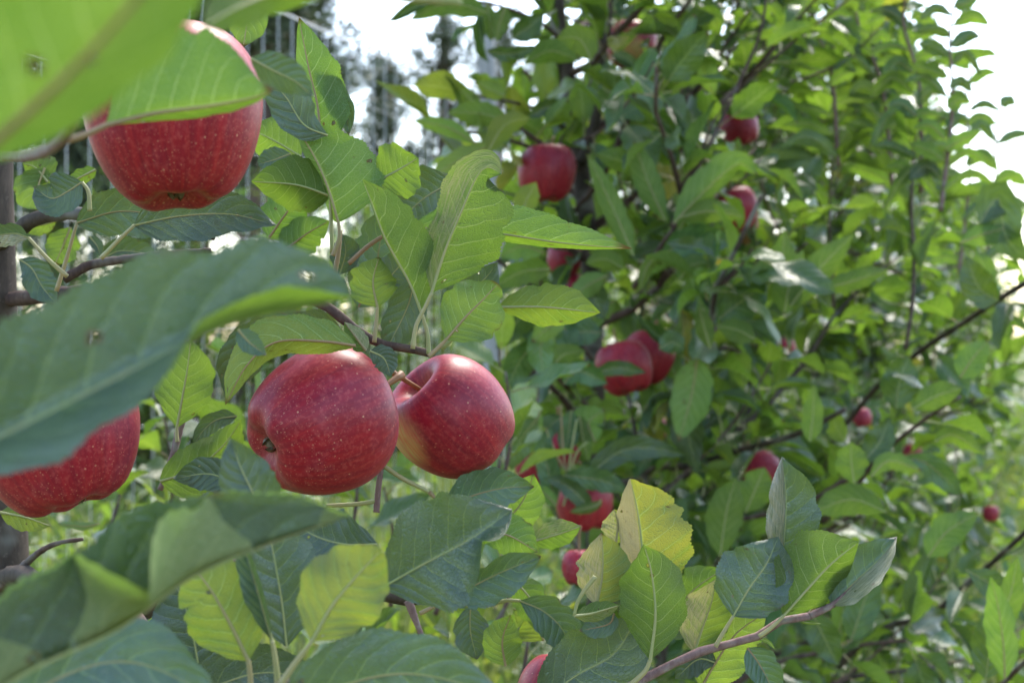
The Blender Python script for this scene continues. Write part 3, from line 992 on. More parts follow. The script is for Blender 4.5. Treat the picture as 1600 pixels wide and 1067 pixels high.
gb(1, [(908, 255), (930, 190), (941, 110), (941, 40), (945, -40), (952, -160)], 2.38, .0095, .005, M_BARK, .05, 3, start=.35)
gb(1, [(900, 330), (955, 250), (1005, 120), (1050, 40), (1110, -40)], (2.4, 2.2), .006, .003, None, .035, 4, start=.3)
gb(1, [(990, 450), (1020, 405), (1050, 360), (1085, 330)], (2.15, 2.05), .0045, .002, M_TWIG, None)
gb(1, [(1050, 355), (1075, 290), (1105, 235), (1140, 160), (1185, 60), (1200, -20)], (2.1, 2.2), .004, .002, M_TWIG, .04, 6, start=.2)
gb(1, [(770, 400), (800, 425), (835, 450), (880, 480), (925, 520)], (2.25, 2.4), .003, .004, M_TWIG, None)
gb(1, [(880, 200), (850, 175), (800, 160), (740, 150)], (2.4, 2.15), .004, .0015, M_TWIG, .03, 9, start=.25, tint=(.8, 1.2), yel=.3)  # sunlit glow put into the leaf colour by tint and yellow
gb(1, [(880, 255), (840, 235), (780, 215), (720, 205), (668, 200)], (2.4, 2.1), .0045, .0015, M_TWIG, .03, 10, start=.2, tint=(.8, 1.2), yel=.3)  # leaf colour raised likewise to look sunlit
gb(1, [(905, 90), (850, 40), (780, 10), (690, -5)], (2.4, 2.1), .0045, .0015, M_TWIG, .028, 11, start=.15, tint=(0, .5))
gb(1, [(925, 700), (1060, 730), (1150, 705), (1240, 680), (1320, 640)], (2.4, 2.1), .0075, .0035, M_BARK, .06, 12, start=.3, spur=True)
gb(2, [(1300, 690), (1370, 605), (1440, 547), (1500, 508), (1560, 468), (1640, 420)], (2.7, 2.0), .0050, .0042, M_BARK, .06, 13, start=.3)
gb(2, [(1150, 500), (1195, 445), (1230, 408), (1260, 380)], (2.3, 2.15), .004, .002, M_TWIG, None)
gb(2, [(1415, 545), (1425, 480), (1428, 400), (1424, 310), (1435, 190), (1465, 90)], (2.25, 2.4), .0035, .0015, M_TWIG, .04, 15, start=.15)
gb(2, [(1285, 815), (1330, 770), (1360, 730), (1398, 692), (1455, 648), (1500, 620)], (2.2, 1.9), .0045, .002, M_TWIG, .05, 16, start=.45)
gb(2, [(1130, 815), (1190, 805), (1260, 785), (1330, 745)], (2.2, 2.0), .0035, .0035, M_TWIG, None)
gb(2, [(1310, 1040), (1370, 985), (1460, 955), (1520, 905), (1560, 870), (1620, 815)], (2.3, 1.85), .006, .003, M_BARK, .05, 17, start=.3)
gb(2, [(1560, 1075), (1600, 1035), (1660, 985)], (1.6, 1.5), .003, .002, M_TWIG, None)
gb(1, [(1100, 1100), (1200, 1040), (1330, 1010), (1420, 1000)], (2.2, 2.0), .005, .002, M_TWIG, .03, 18, start=.1, spur=True)
# sunny low shoots behind the first trunk
for i, (a, b_, Yt) in enumerate([((150, 900), (215, 590), 1.75), ((330, 900), (330, 600), 1.9), ((400, 880), (395, 600), 1.7), ((260, 860), (255, 640), 2.0), ((420, 900), (350, 660), 1.55),
                                 ((520, 900), (560, 730), 1.6), ((610, 950), (600, 760), 1.75), ((680, 960), (720, 800), 1.6), ((760, 1000), (800, 880), 1.5), ((640, 1100), (650, 960), 1.35), ((770, 800), (778, 530), 1.8), ((785, 760), (790, 580), 1.7),
                                 ((780, 1150), (830, 950), 1.45), ((560, 1120), (540, 960), 1.3)]):
    gb(0, [a, ((a[0] + b_[0]) / 2 + 12, (a[1] + b_[1]) / 2), b_], Yt, .003, .0012, M_TWIG, .020, 40 + i, start=.05, tint=(.15, .9), size=(.05, .08), yel=.12)
# the crown of the first tree, above the picture
def crown0():
    r = random.Random(5)
    b0 = np.array(TREES[0].location)
    z = np.linspace(-.02, 2.7, 40)
    x = np.interp(z, [0, .9, 1.05, 1.2, 1.45, 2.7], [-.350, -.349, -.352, -.358, -.360, -.34])
    rad = np.interp(z, [0, .9, 1.2, 1.5, 2.7], [.026, .021, .0175, .0165, .005]) * (1 + .04 * np.sin(z * 37) ** 3)
    b = Buf(); b.tube(np.stack([x, 1.05 + .008 * np.sin(z * 3), z], 1), rad, 14)
    link('trunk', b.mesh('trunk', [M_BARK], origin=b0), TREES[0])
    for i in range(15):
        zz = 1.78 + .9 * i / 15
        az = i * 2.4
        el = r.uniform(.1, .6)
        pts = wander((-.35, 1.05, zz), (math.cos(az) * math.cos(el), math.sin(az) * math.cos(el), math.sin(el)), r.uniform(.35, .7), r, 8, .4)
        ok = [i_ for i_, p in enumerate(pts) if proj(p)[1] > -90 and p[1] > .1]
        if ok: pts = pts[:ok[0]]
        if len(pts) < 3: continue
        branch_obj(0, pts, .007, .002, M_BARK)
        for kk in range(2):
            leafy(0, pts, r, .026, spur=True, free=True)
        for j in range(4):
            sp = wander(pts[r.randint(1, len(pts) - 1)], rv(r) + np.array((0, 0, .8)), .25, r, 5)
            if min(proj(q)[1] if q[1] > .1 else -999 for q in sp) > -120 or max(proj(q)[1] if q[1] > .1 else -999 for q in sp) > -110: continue
            leafy(0, sp, r, .024, free=True)
    # an unseen drooping branch, added to shade the nearest leaves
    p = wander((-.30, 1.02, 1.95), (.25, -.62, -.05), .62, r, 9, -.25, .1)
    branch_obj(0, p, .006, .002, M_BARK)
    leafy(0, p, r, .018, spur=True, free=True)
    for j in range(6):
        sp = wander(p[r.randint(3, 9)], rv(r) + np.array((0, -.2, -.1)), .2, r, 5)
        leafy(0, [q for q in sp] and sp, r, .02, free=True)

crown0()
# ------------------------------------------------------------------ apples
AP = np.array([(0, .60), (.05, .605), (.12, .66), (.20, .75), (.32, .865), (.47, .915), (.64, .875), (.80, .73), (.92, .52), (.985, .27), (1.0, .02), (.965, -.24), (.895, -.48),
               (.79, -.69), (.665, -.85), (.53, -.925), (.41, -.945), (.31, -.915), (.22, -.855), (.12, -.81), (.05, -.795), (0, -.795)])

def apple(label, px, py, Y, R, stem, hz=1.0, bumps=.05, blush=None, blush_w=.7, seed=0, stem_to=None, stem_len=.022, roll=0.0, taper=.0, seg=64, rings=44, cavity=1.0, group='ripe red apples on the trees', name='apple'):
    r = np.random.default_rng(seed + 5)
    c = P(px, py, Y)
    z = unit(stem)
    x = unit(np.cross((.2, -1, .1), z)); y_ = np.cross(z, x)
    Rm = np.stack([x, y_, z], 1)
    pr = crom(AP, rings)
    t = np.linspace(0, 1, rings + 1)
    th = np.arange(seg) / seg * 2 * math.pi
    th0 = roll
    rr, zz = pr[:, 0][:, None], pr[:, 1][:, None] * hz
    low = np.clip((t[:, None] - .42) / .5, 0, 1)
    rr = rr * (1 - taper * np.clip(-pr[:, 1], -.3, 1)[:, None])
    lob = np.cos(5 * (th[None] - th0))
    rr = rr * (1 + bumps * lob * low * .8)
    zz = zz - bumps * .9 * lob * np.clip((t[:, None] - .62) / .2, 0, 1) * np.clip((1.02 - t[:, None]) / .12, 0, 1) * np.clip(pr[:, 0][:, None] * 2.5, 0, 1)
    # uneven growth
    for f, a in ((1, .030), (2, .022), (3, .014)):
        ph = r.uniform(0, 6.28)
        rr = rr * (1 + a * np.cos(f * th[None] + ph + 1.3 * t[:, None]))
    tilt = r.uniform(-.06, .06, 2)
    X, Y_ = rr * np.cos(th), rr * np.sin(th)
    zz = zz + X * tilt[0] + Y_ * tilt[1]
    cav = np.clip((.22 - t[:, None]) / .22, 0, 1)
    zz = zz - (cavity - 1) * .35 * cav
    V = np.stack([X, Y_, np.broadcast_to(zz, X.shape)], -1) * R
    V = V.reshape(-1, 3)
    F = [(i * seg + j, (i + 1) * seg + j, (i + 1) * seg + (j + 1) % seg, i * seg + (j + 1) % seg) for i in range(rings) for j in range(seg)]
    Vw = V @ Rm.T
    me = bpy.data.meshes.new(name); me.from_pydata(Vw.tolist(), [], F)
    me.polygons.foreach_set('use_smooth', np.ones(len(F), dtype=bool))
    me.materials.append(M_APPLE)
    k = len(V)
    tt = np.repeat(t, seg); tn = np.tile(th, rings + 1)
    st = np.stack([np.cos(tn) * 2.2 + seed * 7.1, np.sin(tn) * 2.2, tt * .9], 1)
    at = me.attributes.new('streak', 'FLOAT_VECTOR', 'POINT'); at.data.foreach_set('vector', st.astype(np.float32).ravel())
    bl = np.clip((tt - .88) / .1, 0, 1) * .32 + np.clip((.14 - tt) / .1, 0, 1) * .55
    if blush is not None:
        dd = unit(Vw) @ unit(blush)
        bl = np.maximum(bl, np.clip((dd - (1 - blush_w)) / (blush_w * .8), 0, 1))
    at = me.attributes.new('blush', 'FLOAT', 'POINT'); at.data.foreach_set('value', np.clip(bl, 0, 1).astype(np.float32))
    at = me.attributes.new('along', 'FLOAT', 'POINT'); at.data.foreach_set('value', tt.astype(np.float32))
    o = link(name, me, None, c)
    tag(o, label, 'apple', group)
    # stem
    b = Buf()
    s0 = z * R * .59 * hz - z * (cavity - 1) * .35 * R
    if stem_to is None:
        s1 = z * (R * .75) + z * stem_len + np.array((0, 0, .004)); mid = z * R * .85
    else:
        s1 = np.asarray(stem_to) - c; mid = (s0 + s1) / 2 + z * .002
    pts = crom([s0, mid, s1], 8)
    b.tube(pts, (1.15 if stem_to is not None and Y < 1 else 1.0) * np.array([.0017, .0015, .0014, .0013, .0013, .0014, .0016, .0019, .0024]), 7)
    link('stem', b.mesh('stem', [M_STEM]), o)
    # the dried flower in the eye
    b = Buf()
    e = -z * R * .795 * hz
    for q in range(5):
        a = q * 1.2566 + roll + .3
        dr = x * math.cos(a) + y_ * math.sin(a)
        sd_ = np.cross(z, dr)
        p = [e + dr * R * .05 + z * .001, e + dr * R * .10 - z * R * .03, e + dr * R * .10 - z * R * .09, e + dr * R * (.04 + .05 * r.random()) - z * R * .14]
        p = crom(p, 5)
        wv = np.array([.055, .06, .055, .045, .03, .005]) * R
        Vq = np.concatenate([p - sd_ * wv[:, None], p + sd_ * wv[:, None]])
        b.add(Vq, [(i, i + 1, 6 + i + 1, 6 + i) for i in range(5)])
    for q in range(9):
        a = r.uniform(0, 6.28); dr = x * math.cos(a) + y_ * math.sin(a)
        b.tube(np.array([e + dr * R * .02, e + dr * R * .05 - z * R * r.uniform(.08, .13)]), .0003, 3)
    link('calyx', b.mesh('calyx', [M_CALYX]), o)
    return o

apple('large apple behind green leaves at upper left, flat lumpy base turned down', 268, 184, .69, .0405, (-.10, .08, .98), hz=1.0, bumps=.022, seed=1, roll=.4, taper=.08)
apple('dark red apple beside the slim trunk, its top covered by a big blue-green leaf', 94, 684, .77, .0405, (-.30, .10, .94), hz=.90, bumps=.028, seed=2, roll=.2, taper=.06)
apple('left one of the touching pair, its dried flower end turned to the side', 503, 656, .835, .0394, (.80, .46, .38), hz=.97, bumps=.025, seed=3, roll=.0, taper=.05, stem_to=P(628, 585, .87))
apple('right one of the touching pair, stalk set in a deep hollow', 705, 650, .915, .0360, (-.66, -.36, .66), hz=.98, bumps=.02, blush=(-.78, -.50, -.38), blush_w=.20, seed=4, stem_to=P(596, 572, .885), cavity=1.3)
# on the trees behind
apple('dark red apple hanging against the forked trunk, tall and unobstructed', 856, 270, 2.22, .0425, (.06, .05, 1), seed=5, seg=40, rings=28, stem_to=P(865, 215, 2.25), bumps=.04)
apple('bright red apple high in the crown with a leaf over one side', 1155, 199, 2.55, .033, (-.3, .1, .9), seed=6, seg=36, rings=26)
apple('upper of two overlapping apples half behind a pointed leaf', 1148, 326, 2.42, .036, (-.2, -.1, .9), seed=7, seg=36, rings=26)
apple('lower orange-red one of two overlapping apples half behind a pointed leaf', 1153, 352, 2.52, .034, (.2, .1, .9), seed=8, seg=36, rings=26, blush=(.1, -.8, -.5), blush_w=.4)
apple('wide red apple in the middle of the forked tree crossed by a leaf tip', 976, 574, 2.1, .0395, (-.3, .1, .95), seed=9, seg=40, rings=28, hz=.95)
apple('dusky apple pressed behind the wide red apple in the forked tree', 1012, 558, 2.17, .038, (.25, .1, .9), seed=10, seg=40, rings=28)
apple('tiny pink-red apple beside blue-green leaves far inside the crown', 1226, 541, 3.3, .023, (-.5, .1, .85), seed=11, seg=28, rings=20)
apple('apple half hidden behind the trunk under the long bright leaf', 884, 402, 2.5, .030, (.2, .1, .95), seed=12, seg=32, rings=24)
apple('small dark apple below the one hidden behind the trunk', 897, 452, 2.52, .026, (.2, .1, .95), seed=13, seg=28, rings=20)
apple('deep red apple low in the forked tree under a rosette of stalks', 912, 784, 1.98, .037, (-.1, .05, 1), seed=14, seg=40, rings=28)
apple('orange-red apple showing in slivers between upright dark leaves', 872, 694, 2.1, .034, (0, .1, 1), seed=15, seg=32, rings=24)
apple('sliver of red apple behind a dark leaf, next to the right apple of the pair', 836, 726, 2.12, .028, (0, .1, 1), seed=16, seg=32, rings=24)
apple('small round apple in the shade above the long dark leaf', 1022, 671, 2.6, .024, (0, .1, 1), seed=17, seg=28, rings=20)
apple('brownish apple mostly lost in the shade near the thick side branch', 1102, 684, 2.7, .027, (0, .1, 1), seed=18, seg=28, rings=20)
apple('apple peeping over a broad pale leaf above the blue-green leaves', 1188, 738, 2.3, .033, (-.4, .1, .9), seed=19, seg=32, rings=24)
apple('small red apple behind the bending twig of the third tree', 1347, 652, 3.0, .019, (-.2, .1, .9), seed=20, seg=28, rings=20)
apple('tiny red apple speck above the shiny drooping leaf', 1425, 708, 3.6, .022, (0, .1, 1), seed=21, seg=24, rings=18)
apple('pale pink apple far down the row, half in leaves', 1548, 802, 3.5, .019, (0, .1, 1), seed=22, seg=24, rings=18)
apple('sunlit apple high beside the fork, split by a leaf', 988, 70, 2.5, .040, (.2, .1, .95), seed=23, seg=32, rings=24, blush=(0, -.9, -.4), blush_w=.25)
apple('small dark red apple behind the pale folded leaf and above a silver one', 905, 885, 1.45, .017, (0, .1, 1), seed=24, seg=32, rings=24)
apple('pink shiny apple at the bottom edge, cut by a dark leaf', 890, 1108, .93, .0345, (.1, .2, 1), seed=25, bumps=.04)
apple('red apple speck low behind the grey-edged leaf tip', 1357, 908, 3.2, .024, (0, .1, 1), seed=26, seg=24, rings=18)
# ------------------------------------------------------------------ the first tree's branches and leaves, one by one
gb(0, [(-5, 470, 1.05), (150, 455, .98), (330, 450, .92), (440, 455, .87), (505, 476, .85), (545, 506, .85), (588, 535, .85), (640, 545, .85), (675, 553, .85)], .85, .0058, .0022, M_TWIG)
gb(0, [(-8, 385, 1.05), (25, 362, 1.0), (62, 340, .97), (130, 334, .95), (200, 345, .93), (335, 370, .92)], .95, .0062, .0026, M_BARK)
gb(0, [(100, 436), (120, 425), (150, 412), (240, 400), (330, 392)], .97, .0034, .002, M_TWIG)
gb(0, [(0, 905, 1.04), (40, 898, .98), (80, 935, .93), (165, 985, .88), (225, 955, .84), (370, 885, .84), (520, 905, .88), (640, 935, .92), (770, 918, .95), (830, 932, .95), (900, 985, .9), (960, 1060, .88)], .85, .0068, .0030, M_BARK)
gb(0, [(0, 918, 1.03), (30, 890, 1.0), (62, 862, .97), (92, 848, .95), (130, 842, .95)], 1.0, .0036, .0012, M_TWIG)
gb(0, [(0, 1260, 1.05), (500, 1230, .92), (860, 1130, .84), (1000, 1063, .83), (1090, 1019, .83), (1180, 995, .83), (1212, 972, .83), (1265, 962, .83)], .83, .0045, .0021, M_SHOOT)
gb(0, [(1265, 962), (1300, 945), (1330, 920), (1348, 902)], .83, .0021, .0012, M_SHOOT)
gb(0, [(588, 800), (591, 765), (595, 735), (598, 715)], .88, .0019, .0015, M_SHOOT)
gb(0, [(638, 938), (648, 965), (656, 985), (660, 995)], .88, .0028, .0012, M_SHOOT)
gb(0, [(250, 765), (270, 712), (283, 660), (296, 615), (300, 600)], .95, .0016, .0032, M_SHOOT)
gb(0, [(-40, 240, 1.05), (20, 245, .75), (62, 240, .52), (95, 222, .47), (115, 190, .44), (130, 150, .40)], .5, .0035, .0016, M_SHOOT)
gb(0, [(160, 890, .85), (330, 1100, .7), (430, 1075, .58), (445, 1062, .56)], .6, .003, .0018, M_SHOOT)
gb(0, [(545, 412), (575, 385), (605, 366), (640, 352)], .89, .0014, .0012, M_STALK)
gb(0, [(520, 440), (528, 400), (532, 360)], .87, .0016, .0012, M_STALK)
gb(0, [(600, 728), (630, 748), (670, 768)], .88, .0014, .0012, M_STALK)
gb(0, [(510, 790), (560, 787), (592, 782)], .88, .0012, .0013, M_STALK)

# very near, out of focus
L(0, [(-70, 272), (50, 170), (150, 72), (250, -45), (360, -180)], (.25, .22), 215, 'U', -6, -70, tint=-.1, cr=10, wave=.02)
L(0, [(166, 196), (240, 178), (330, 166), (400, 152), (428, 140)], .50, 128, 'U', -8, -72, tint=.3, cl=-10, wave=.03, pet=[(95, 222), (130, 212)], blunt=.1)
L(0, [(392, 92), (430, 112), (462, 128), (490, 152)], .58, 30, 'T', 10, -30, tint=0)
L(0, [(520, -18), (440, -12), (380, 8), (312, 44)], (.40, .36), 58, 'U', -55, -10, tint=.3, pet=[(720, 2), (610, -4)], petY=.42)
L(0, [(392, -40), (388, 20), (380, 75)], .78, 34, 'U', -10, -20, tint=.5)
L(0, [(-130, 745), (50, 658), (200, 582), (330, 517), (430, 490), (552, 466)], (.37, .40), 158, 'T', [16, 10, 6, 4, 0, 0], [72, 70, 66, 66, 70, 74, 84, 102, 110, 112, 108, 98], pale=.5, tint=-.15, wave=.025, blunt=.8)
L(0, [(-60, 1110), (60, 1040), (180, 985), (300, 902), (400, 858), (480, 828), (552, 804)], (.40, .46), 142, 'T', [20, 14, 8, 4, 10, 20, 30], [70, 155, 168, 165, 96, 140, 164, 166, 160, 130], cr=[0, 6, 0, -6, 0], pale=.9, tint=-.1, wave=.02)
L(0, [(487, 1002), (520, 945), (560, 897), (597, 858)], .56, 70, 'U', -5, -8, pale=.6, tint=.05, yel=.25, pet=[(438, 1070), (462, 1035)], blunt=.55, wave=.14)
L(0, [(596, 918), (660, 882), (735, 842), (800, 796)], .68, 92, 'T', 12, [5, 5, 10, 45, 20], cr=[0, 0, 30, 70, 20], tint=-.1, wave=.07)
L(0, [(420, 1120), (520, 1075), (640, 1052), (790, 1085)], .57, 72, 'T', 20, -10, tint=.1, wave=.06)
L(0, [(312, 1050), (300, 985), (285, 935), (262, 895)], .76, 72, 'T', 10, 10, tint=.05, pet=[(318, 1090), (316, 1070)])
L(0, [(388, 1032), (360, 975), (325, 915), (285, 868)], .60, 66, 'U', -12, -5, tint=0, yel=.2, pet=[(392, 1100), (391, 1060)])
L(0, [(448, 1010), (440, 940), (428, 870), (415, 800)], .66, 66, 'T', 25, 5, tint=-.15)
L(0, [(425, 1000), (405, 930), (385, 865), (372, 830)], .60, 26, 'T', 20, 62, tint=-.1, pet=[(434, 1068), (430, 1030)])
L(0, [(590, 850), (540, 850), (495, 838), (450, 812)], .73, 52, 'T', 12, 12, tint=-.1)
L(0, [(560, 1000), (520, 940), (480, 880), (462, 835)], .75, 60, 'T', 10, 20, tint=-.1)
L(0, [(-40, 1150), (90, 1060), (210, 1035), (350, 1095)], .50, 72, 'T', 5, 30, tint=-.1)
L(0, [(425, 830), (398, 775), (376, 730), (360, 684)], .60, 46, 'T', 20, 8, tint=-.2)
L(0, [(240, 1130), (330, 1075), (420, 1050), (520, 1075)], .70, 50, 'T', 15, 5, tint=-.1)
# around the pair of apples
L(0, [(588, 284), (622, 266), (654, 247)], .87, 46, 'U', -6, -12, tint=.55)
L(0, [(529, 348), (511, 290), (490, 243), (462, 198)], .855, 92, 'U', [-70, -75, -60], -8, cr=[0, -10, -20, 30], tint=.25, pet=[(520, 400), (530, 372)], wave=.03)
L(0, [(512, 212), (475, 195), (445, 150), (398, 96)], .85, 34, 'T', 5, [10, 20, 30], tint=-.2, blunt=.4)
L(0, [(500, 230), (497, 170), (482, 105), (467, 28)], .88, 50, 'U', -70, [-12, -5, -5, -10], tint=.3)
L(0, [(498, 100), (520, 135), (540, 175), (545, 212)], .885, 20, 'T', 25, 10, tint=-.2)
L(0, [(516, 306), (462, 289), (392, 284)], .86, 50, 'U', [-50, -40, -50], -10, tint=.45, pet=[(519, 395), (517, 340)])
L(0, [(470, 245), (432, 222), (388, 200)], .95, 46, 'U', -20, -10, tint=.6)
L(0, [(455, 240), (428, 250), (400, 258)], .93, 20, 'T', 20, 10, tint=0)
L(0, [(660, 492), (640, 442), (603, 375), (580, 315), (566, 280)], .83, 64, 'U', -84, -8, tint=.25, pet=[(670, 553), (668, 522)], wave=.03)
L(0, [(675, 456), (698, 385), (722, 328), (744, 278), (762, 262), (784, 272)], .82, 88, 'U', [-66, -70, -72, -60, -20], -10, dry=-.5, tint=.35, pet=[(645, 545), (650, 510), (664, 480)], wave=.05)
L(0, [(643, 356), (760, 363), (880, 380), (988, 389)], .87, 50, 'U', -8, -84, tint=.45, wave=.04)
L(0, [(705, 285), (660, 312), (618, 352)], .93, 48, 'T', 8, 5, tint=-.3)
L(0, [(560, 480), (585, 430), (600, 360), (640, 330)], .96, 45, 'T', 10, 25, tint=-.2)
L(0, [(590, 480), (583, 440), (592, 402)], .84, 38, 'U', -10, -6, tint=.15, pet=[(585, 535), (588, 505)], blunt=.3, yel=.12)
L(0, [(650, 420), (640, 470), (620, 515), (598, 556)], .86, 32, 'T', 22, 10, tint=-.25)
L(0, [(700, 500), (722, 462), (755, 438), (778, 410)], .88, 34, 'T', 10, 10, tint=-.3)
L(0, [(697, 531), (728, 495), (755, 468), (778, 443)], .82, 52, 'U', -8, -12, tint=.25, pet=[(670, 557), (682, 546)], blunt=.5, yel=.08)
L(0, [(776, 480), (850, 480), (938, 489)], .86, 40, 'U', [-5, -15, -5], [-55, -40, -60], tint=.4, pet=[(690, 545), (740, 500)], yel=.1, wave=.12)
L(0, [(556, 540), (500, 533), (430, 535), (385, 572), (352, 633)], .80, 44, 'U', -62, -14, tint=.0, yel=.22, wave=.06)
L(0, [(445, 500), (405, 522), (372, 565), (352, 618)], .845, 38, 'T', 10, 15, tint=-.2)
L(0, [(535, 520), (500, 505), (465, 508), (430, 520)], .86, 24, 'T', 10, 25, tint=-.2)
L(0, [(572, 548), (556, 527), (538, 503)], .815, 18, 'U', -10, -25, dry=.55, tint=.1, yel=.0)
L(0, [(578, 548), (600, 560), (611, 588)], .81, 20, 'T', 20, 8, tint=-.15)
L(0, [(395, 478), (430, 485), (468, 500)], .90, 20, 'T', 8, 20, tint=.5)
L(0, [(372, 515), (390, 535), (416, 555)], .62, 18, 'T', 20, 10, tint=.1)
L(0, [(600, 455), (612, 430), (640, 400)], .93, 30, 'T', 10, 10, tint=-.2)
L(0, [(420, 372), (450, 330), (480, 300)], .93, 40, 'U', -30, -10, tint=.3)
L(0, [(440, 395), (480, 365), (515, 345)], .93, 32, 'U', -10, -20, tint=.4)
L(0, [(530, 430), (540, 395), (535, 365)], .95, 26, 'T', 10, 20, tint=-.2)
# under the upper apple and by the trunk
L(0, [(120, 348), (190, 330), (270, 342), (330, 365)], .84, 40, 'T', 10, 10, tint=-.1, pet=[(88, 455), (105, 400)])
L(0, [(210, 352), (280, 338), (360, 335), (432, 352)], .80, 44, 'T', 8, 12, tint=-.2, pet=[(158, 404), (185, 376)])
L(0, [(128, 285), (105, 300), (80, 310), (52, 292)], .80, 36, 'T', 30, 5, tint=-.2, pet=[(140, 330), (138, 300)])
L(0, [(75, 285), (55, 262), (35, 255)], .99, 34, 'U', -10, -10, tint=.6)
L(0, [(70, 262), (58, 300), (62, 332)], .99, 36, 'U', -10, -10, tint=.7)
L(0, [(45, 372), (20, 365), (-30, 372)], .82, 20, 'T', 10, 20, dry=-.6, tint=-.1, pet=[(105, 432), (75, 405)])
L(0, [(30, 405), (50, 420), (66, 448), (88, 475)], .95, 26, 'T', 10, 20, tint=-.1)
L(0, [(110, 355), (98, 385), (85, 415)], 1.0, 26, 'U', -10, -10, tint=.5)
L(0, [(88, 345), (60, 352), (25, 350)], 1.02, 16, 'U', -10, -10, tint=.8)
L(0, [(160, 405), (190, 392), (250, 400)], 1.0, 24, 'T', 10, 20, tint=-.1)
L(0, [(140, 370), (152, 385), (156, 400)], .95, 10, 'T', 10, 20, tint=.2)
L(0, [(0, 800), (40, 808), (80, 822)], .90, 22, 'U', -10, -10, tint=.1, yel=.2)
L(0, [(150, 265), (130, 275), (100, 290)], .95, 14, 'U', -30, -30, tint=.1)
# left middle, on the grey shoot
L(0, [(276, 668), (285, 620), (293, 575), (298, 530)], .90, 46, 'U', -12, -14, tint=.6, pet=[(277, 690), (276, 680)])
L(0, [(250, 752), (300, 735), (345, 700), (378, 655)], .92, 44, 'U', -10, [-5, -10, -12], tint=.6, cl=[0, -30, -70, -40], wave=.1)
L(0, [(370, 650), (340, 655), (318, 672), (300, 700)], .94, 16, 'T', 10, 10, tint=-.4)
L(0, [(380, 770), (350, 748), (320, 740), (270, 748)], .80, 28, 'T', 10, 10, tint=-.1)
L(0, [(155, 818), (130, 822), (90, 818)], 1.25, 8, 'T', -30, 30, tint=.8)
# below the pair
L(0, [(700, 790), (745, 772), (790, 762), (835, 760)], .90, 40, 'T', 14, 14, tint=-.25, pet=[(670, 768), (685, 782)])
L(0, [(770, 830), (812, 790), (835, 740)], .93, 36, 'U', -10, -14, tint=.6)
L(0, [(745, 838), (790, 835), (840, 862)], .88, 36, 'U', -20, -40, tint=.5, pet=[(728, 905), (735, 870)])
L(0, [(692, 940), (730, 920), (780, 895), (846, 868)], .86, 42, 'T', [30, 50, 20], 12, cl=[0, 30, 10], tint=-.35, pet=[(656, 958), (672, 950)])
L(0, [(826, 848), (860, 838), (880, 832), (908, 822)], .90, 24, 'U', -10, -20, dry=-.5, tint=-.1)
L(0, [(800, 905), (825, 930), (842, 962), (846, 990)], .92, 30, 'U', -10, -20, tint=.4)
L(0, [(735, 945), (735, 985), (745, 1030)], .92, 30, 'T', 10, 18, tint=-.15, pet=[(700, 955), (720, 945)])
L(0, [(790, 1040), (785, 1000), (798, 960)], .90, 32, 'U', -10, -14, tint=.25, yel=.1)
L(0, [(812, 938), (850, 955), (880, 985), (895, 1030)], .87, 36, 'T', 20, 16, tint=-.2, pet=[(765, 945), (790, 938)])
L(0, [(850, 1000), (830, 960), (800, 950)], .98, 44, 'U', -10, -10, tint=.6, yel=.15)
L(0, [(840, 1100), (900, 1055), (960, 1020), (1000, 955)], .85, 66, 'T', 10, 16, tint=-.35)
L(0, [(897, 962), (925, 958), (968, 945)], .82, 18, 'U', -14, -30, dry=.5, tint=-.1, pet=[(930, 900), (905, 935)])
L(0, [(960, 958), (950, 975), (905, 985)], .835, 18, 'T', 20, 10, tint=.0)
L(0, [(932, 945), (940, 905), (942, 865), (940, 832)], .84, 52, 'U', [-52, -46, -52], -12, dry=-.62, tint=.2, yel=.35, pet=[(925, 962), (928, 955)])
L(0, [(962, 850), (965, 820), (960, 795)], .88, 26, 'U', -14, -30, dry=-.6, tint=.9, yel=.3)
L(0, [(1000, 940), (1004, 880), (998, 810), (985, 748)], .85, 86, 'U', [-58, -62, -60], -8, dry=-.75, tint=.6, yel=.45, pet=[(1003, 985), (1002, 960)], blunt=.3)
L(0, [(1060, 905), (1045, 880), (1020, 860), (1000, 835)], .87, 28, 'T', 16, 12, tint=.1)
L(0, [(1016, 1030), (1024, 960), (1018, 895), (1006, 850)], .815, 58, 'U', -18, -20, tint=.4, pet=[(985, 1070), (1008, 1048)], pr=.0011)
L(0, [(1050, 970), (1080, 925), (1130, 888)], .88, 36, 'U', -12, -20, tint=.4)
L(0, [(1050, 965), (1060, 985), (1075, 960)], .89, 14, 'T', 12, 20, tint=.1)
L(0, [(1146, 962), (1170, 920), (1198, 880), (1216, 838)], .825, 62, 'T', 8, 14, tint=-.25, pet=[(1118, 1010), (1132, 985)])
L(0, [(1221, 880), (1226, 830), (1228, 775), (1222, 714)], .84, 54, 'T', [60, 68, 60], 8, dry=-.6, tint=-.1)
L(0, [(1224, 962), (1262, 920), (1300, 880), (1342, 846)], .815, 72, 'U', -10, -62, tint=.45, pet=[(1186, 994), (1205, 980)], wave=.04)
L(0, [(1300, 945), (1340, 905), (1372, 875), (1402, 838)], .83, 50, 'T', 12, 60, dry=.6, tint=-.45, pet=[(1262, 962), (1280, 955)])
L(0, [(1278, 940), (1295, 915), (1312, 885)], .835, 26, 'U', -16, -20, tint=.2, pet=[(1262, 962), (1270, 952)])
L(0, [(1085, 1020), (1098, 980), (1112, 940), (1118, 905)], .85, 44, 'U', -20, -40, dry=-.6, tint=.4, yel=.12)
L(0, [(1095, 1075), (1115, 1040), (1150, 990), (1198, 955)], .86, 52, 'U', -10, -10, tint=.7, yel=.1)
L(0, [(1168, 1012), (1185, 1035), (1200, 1062), (1214, 1095)], .83, 32, 'T', 14, [30, 50, 20], tint=.1)
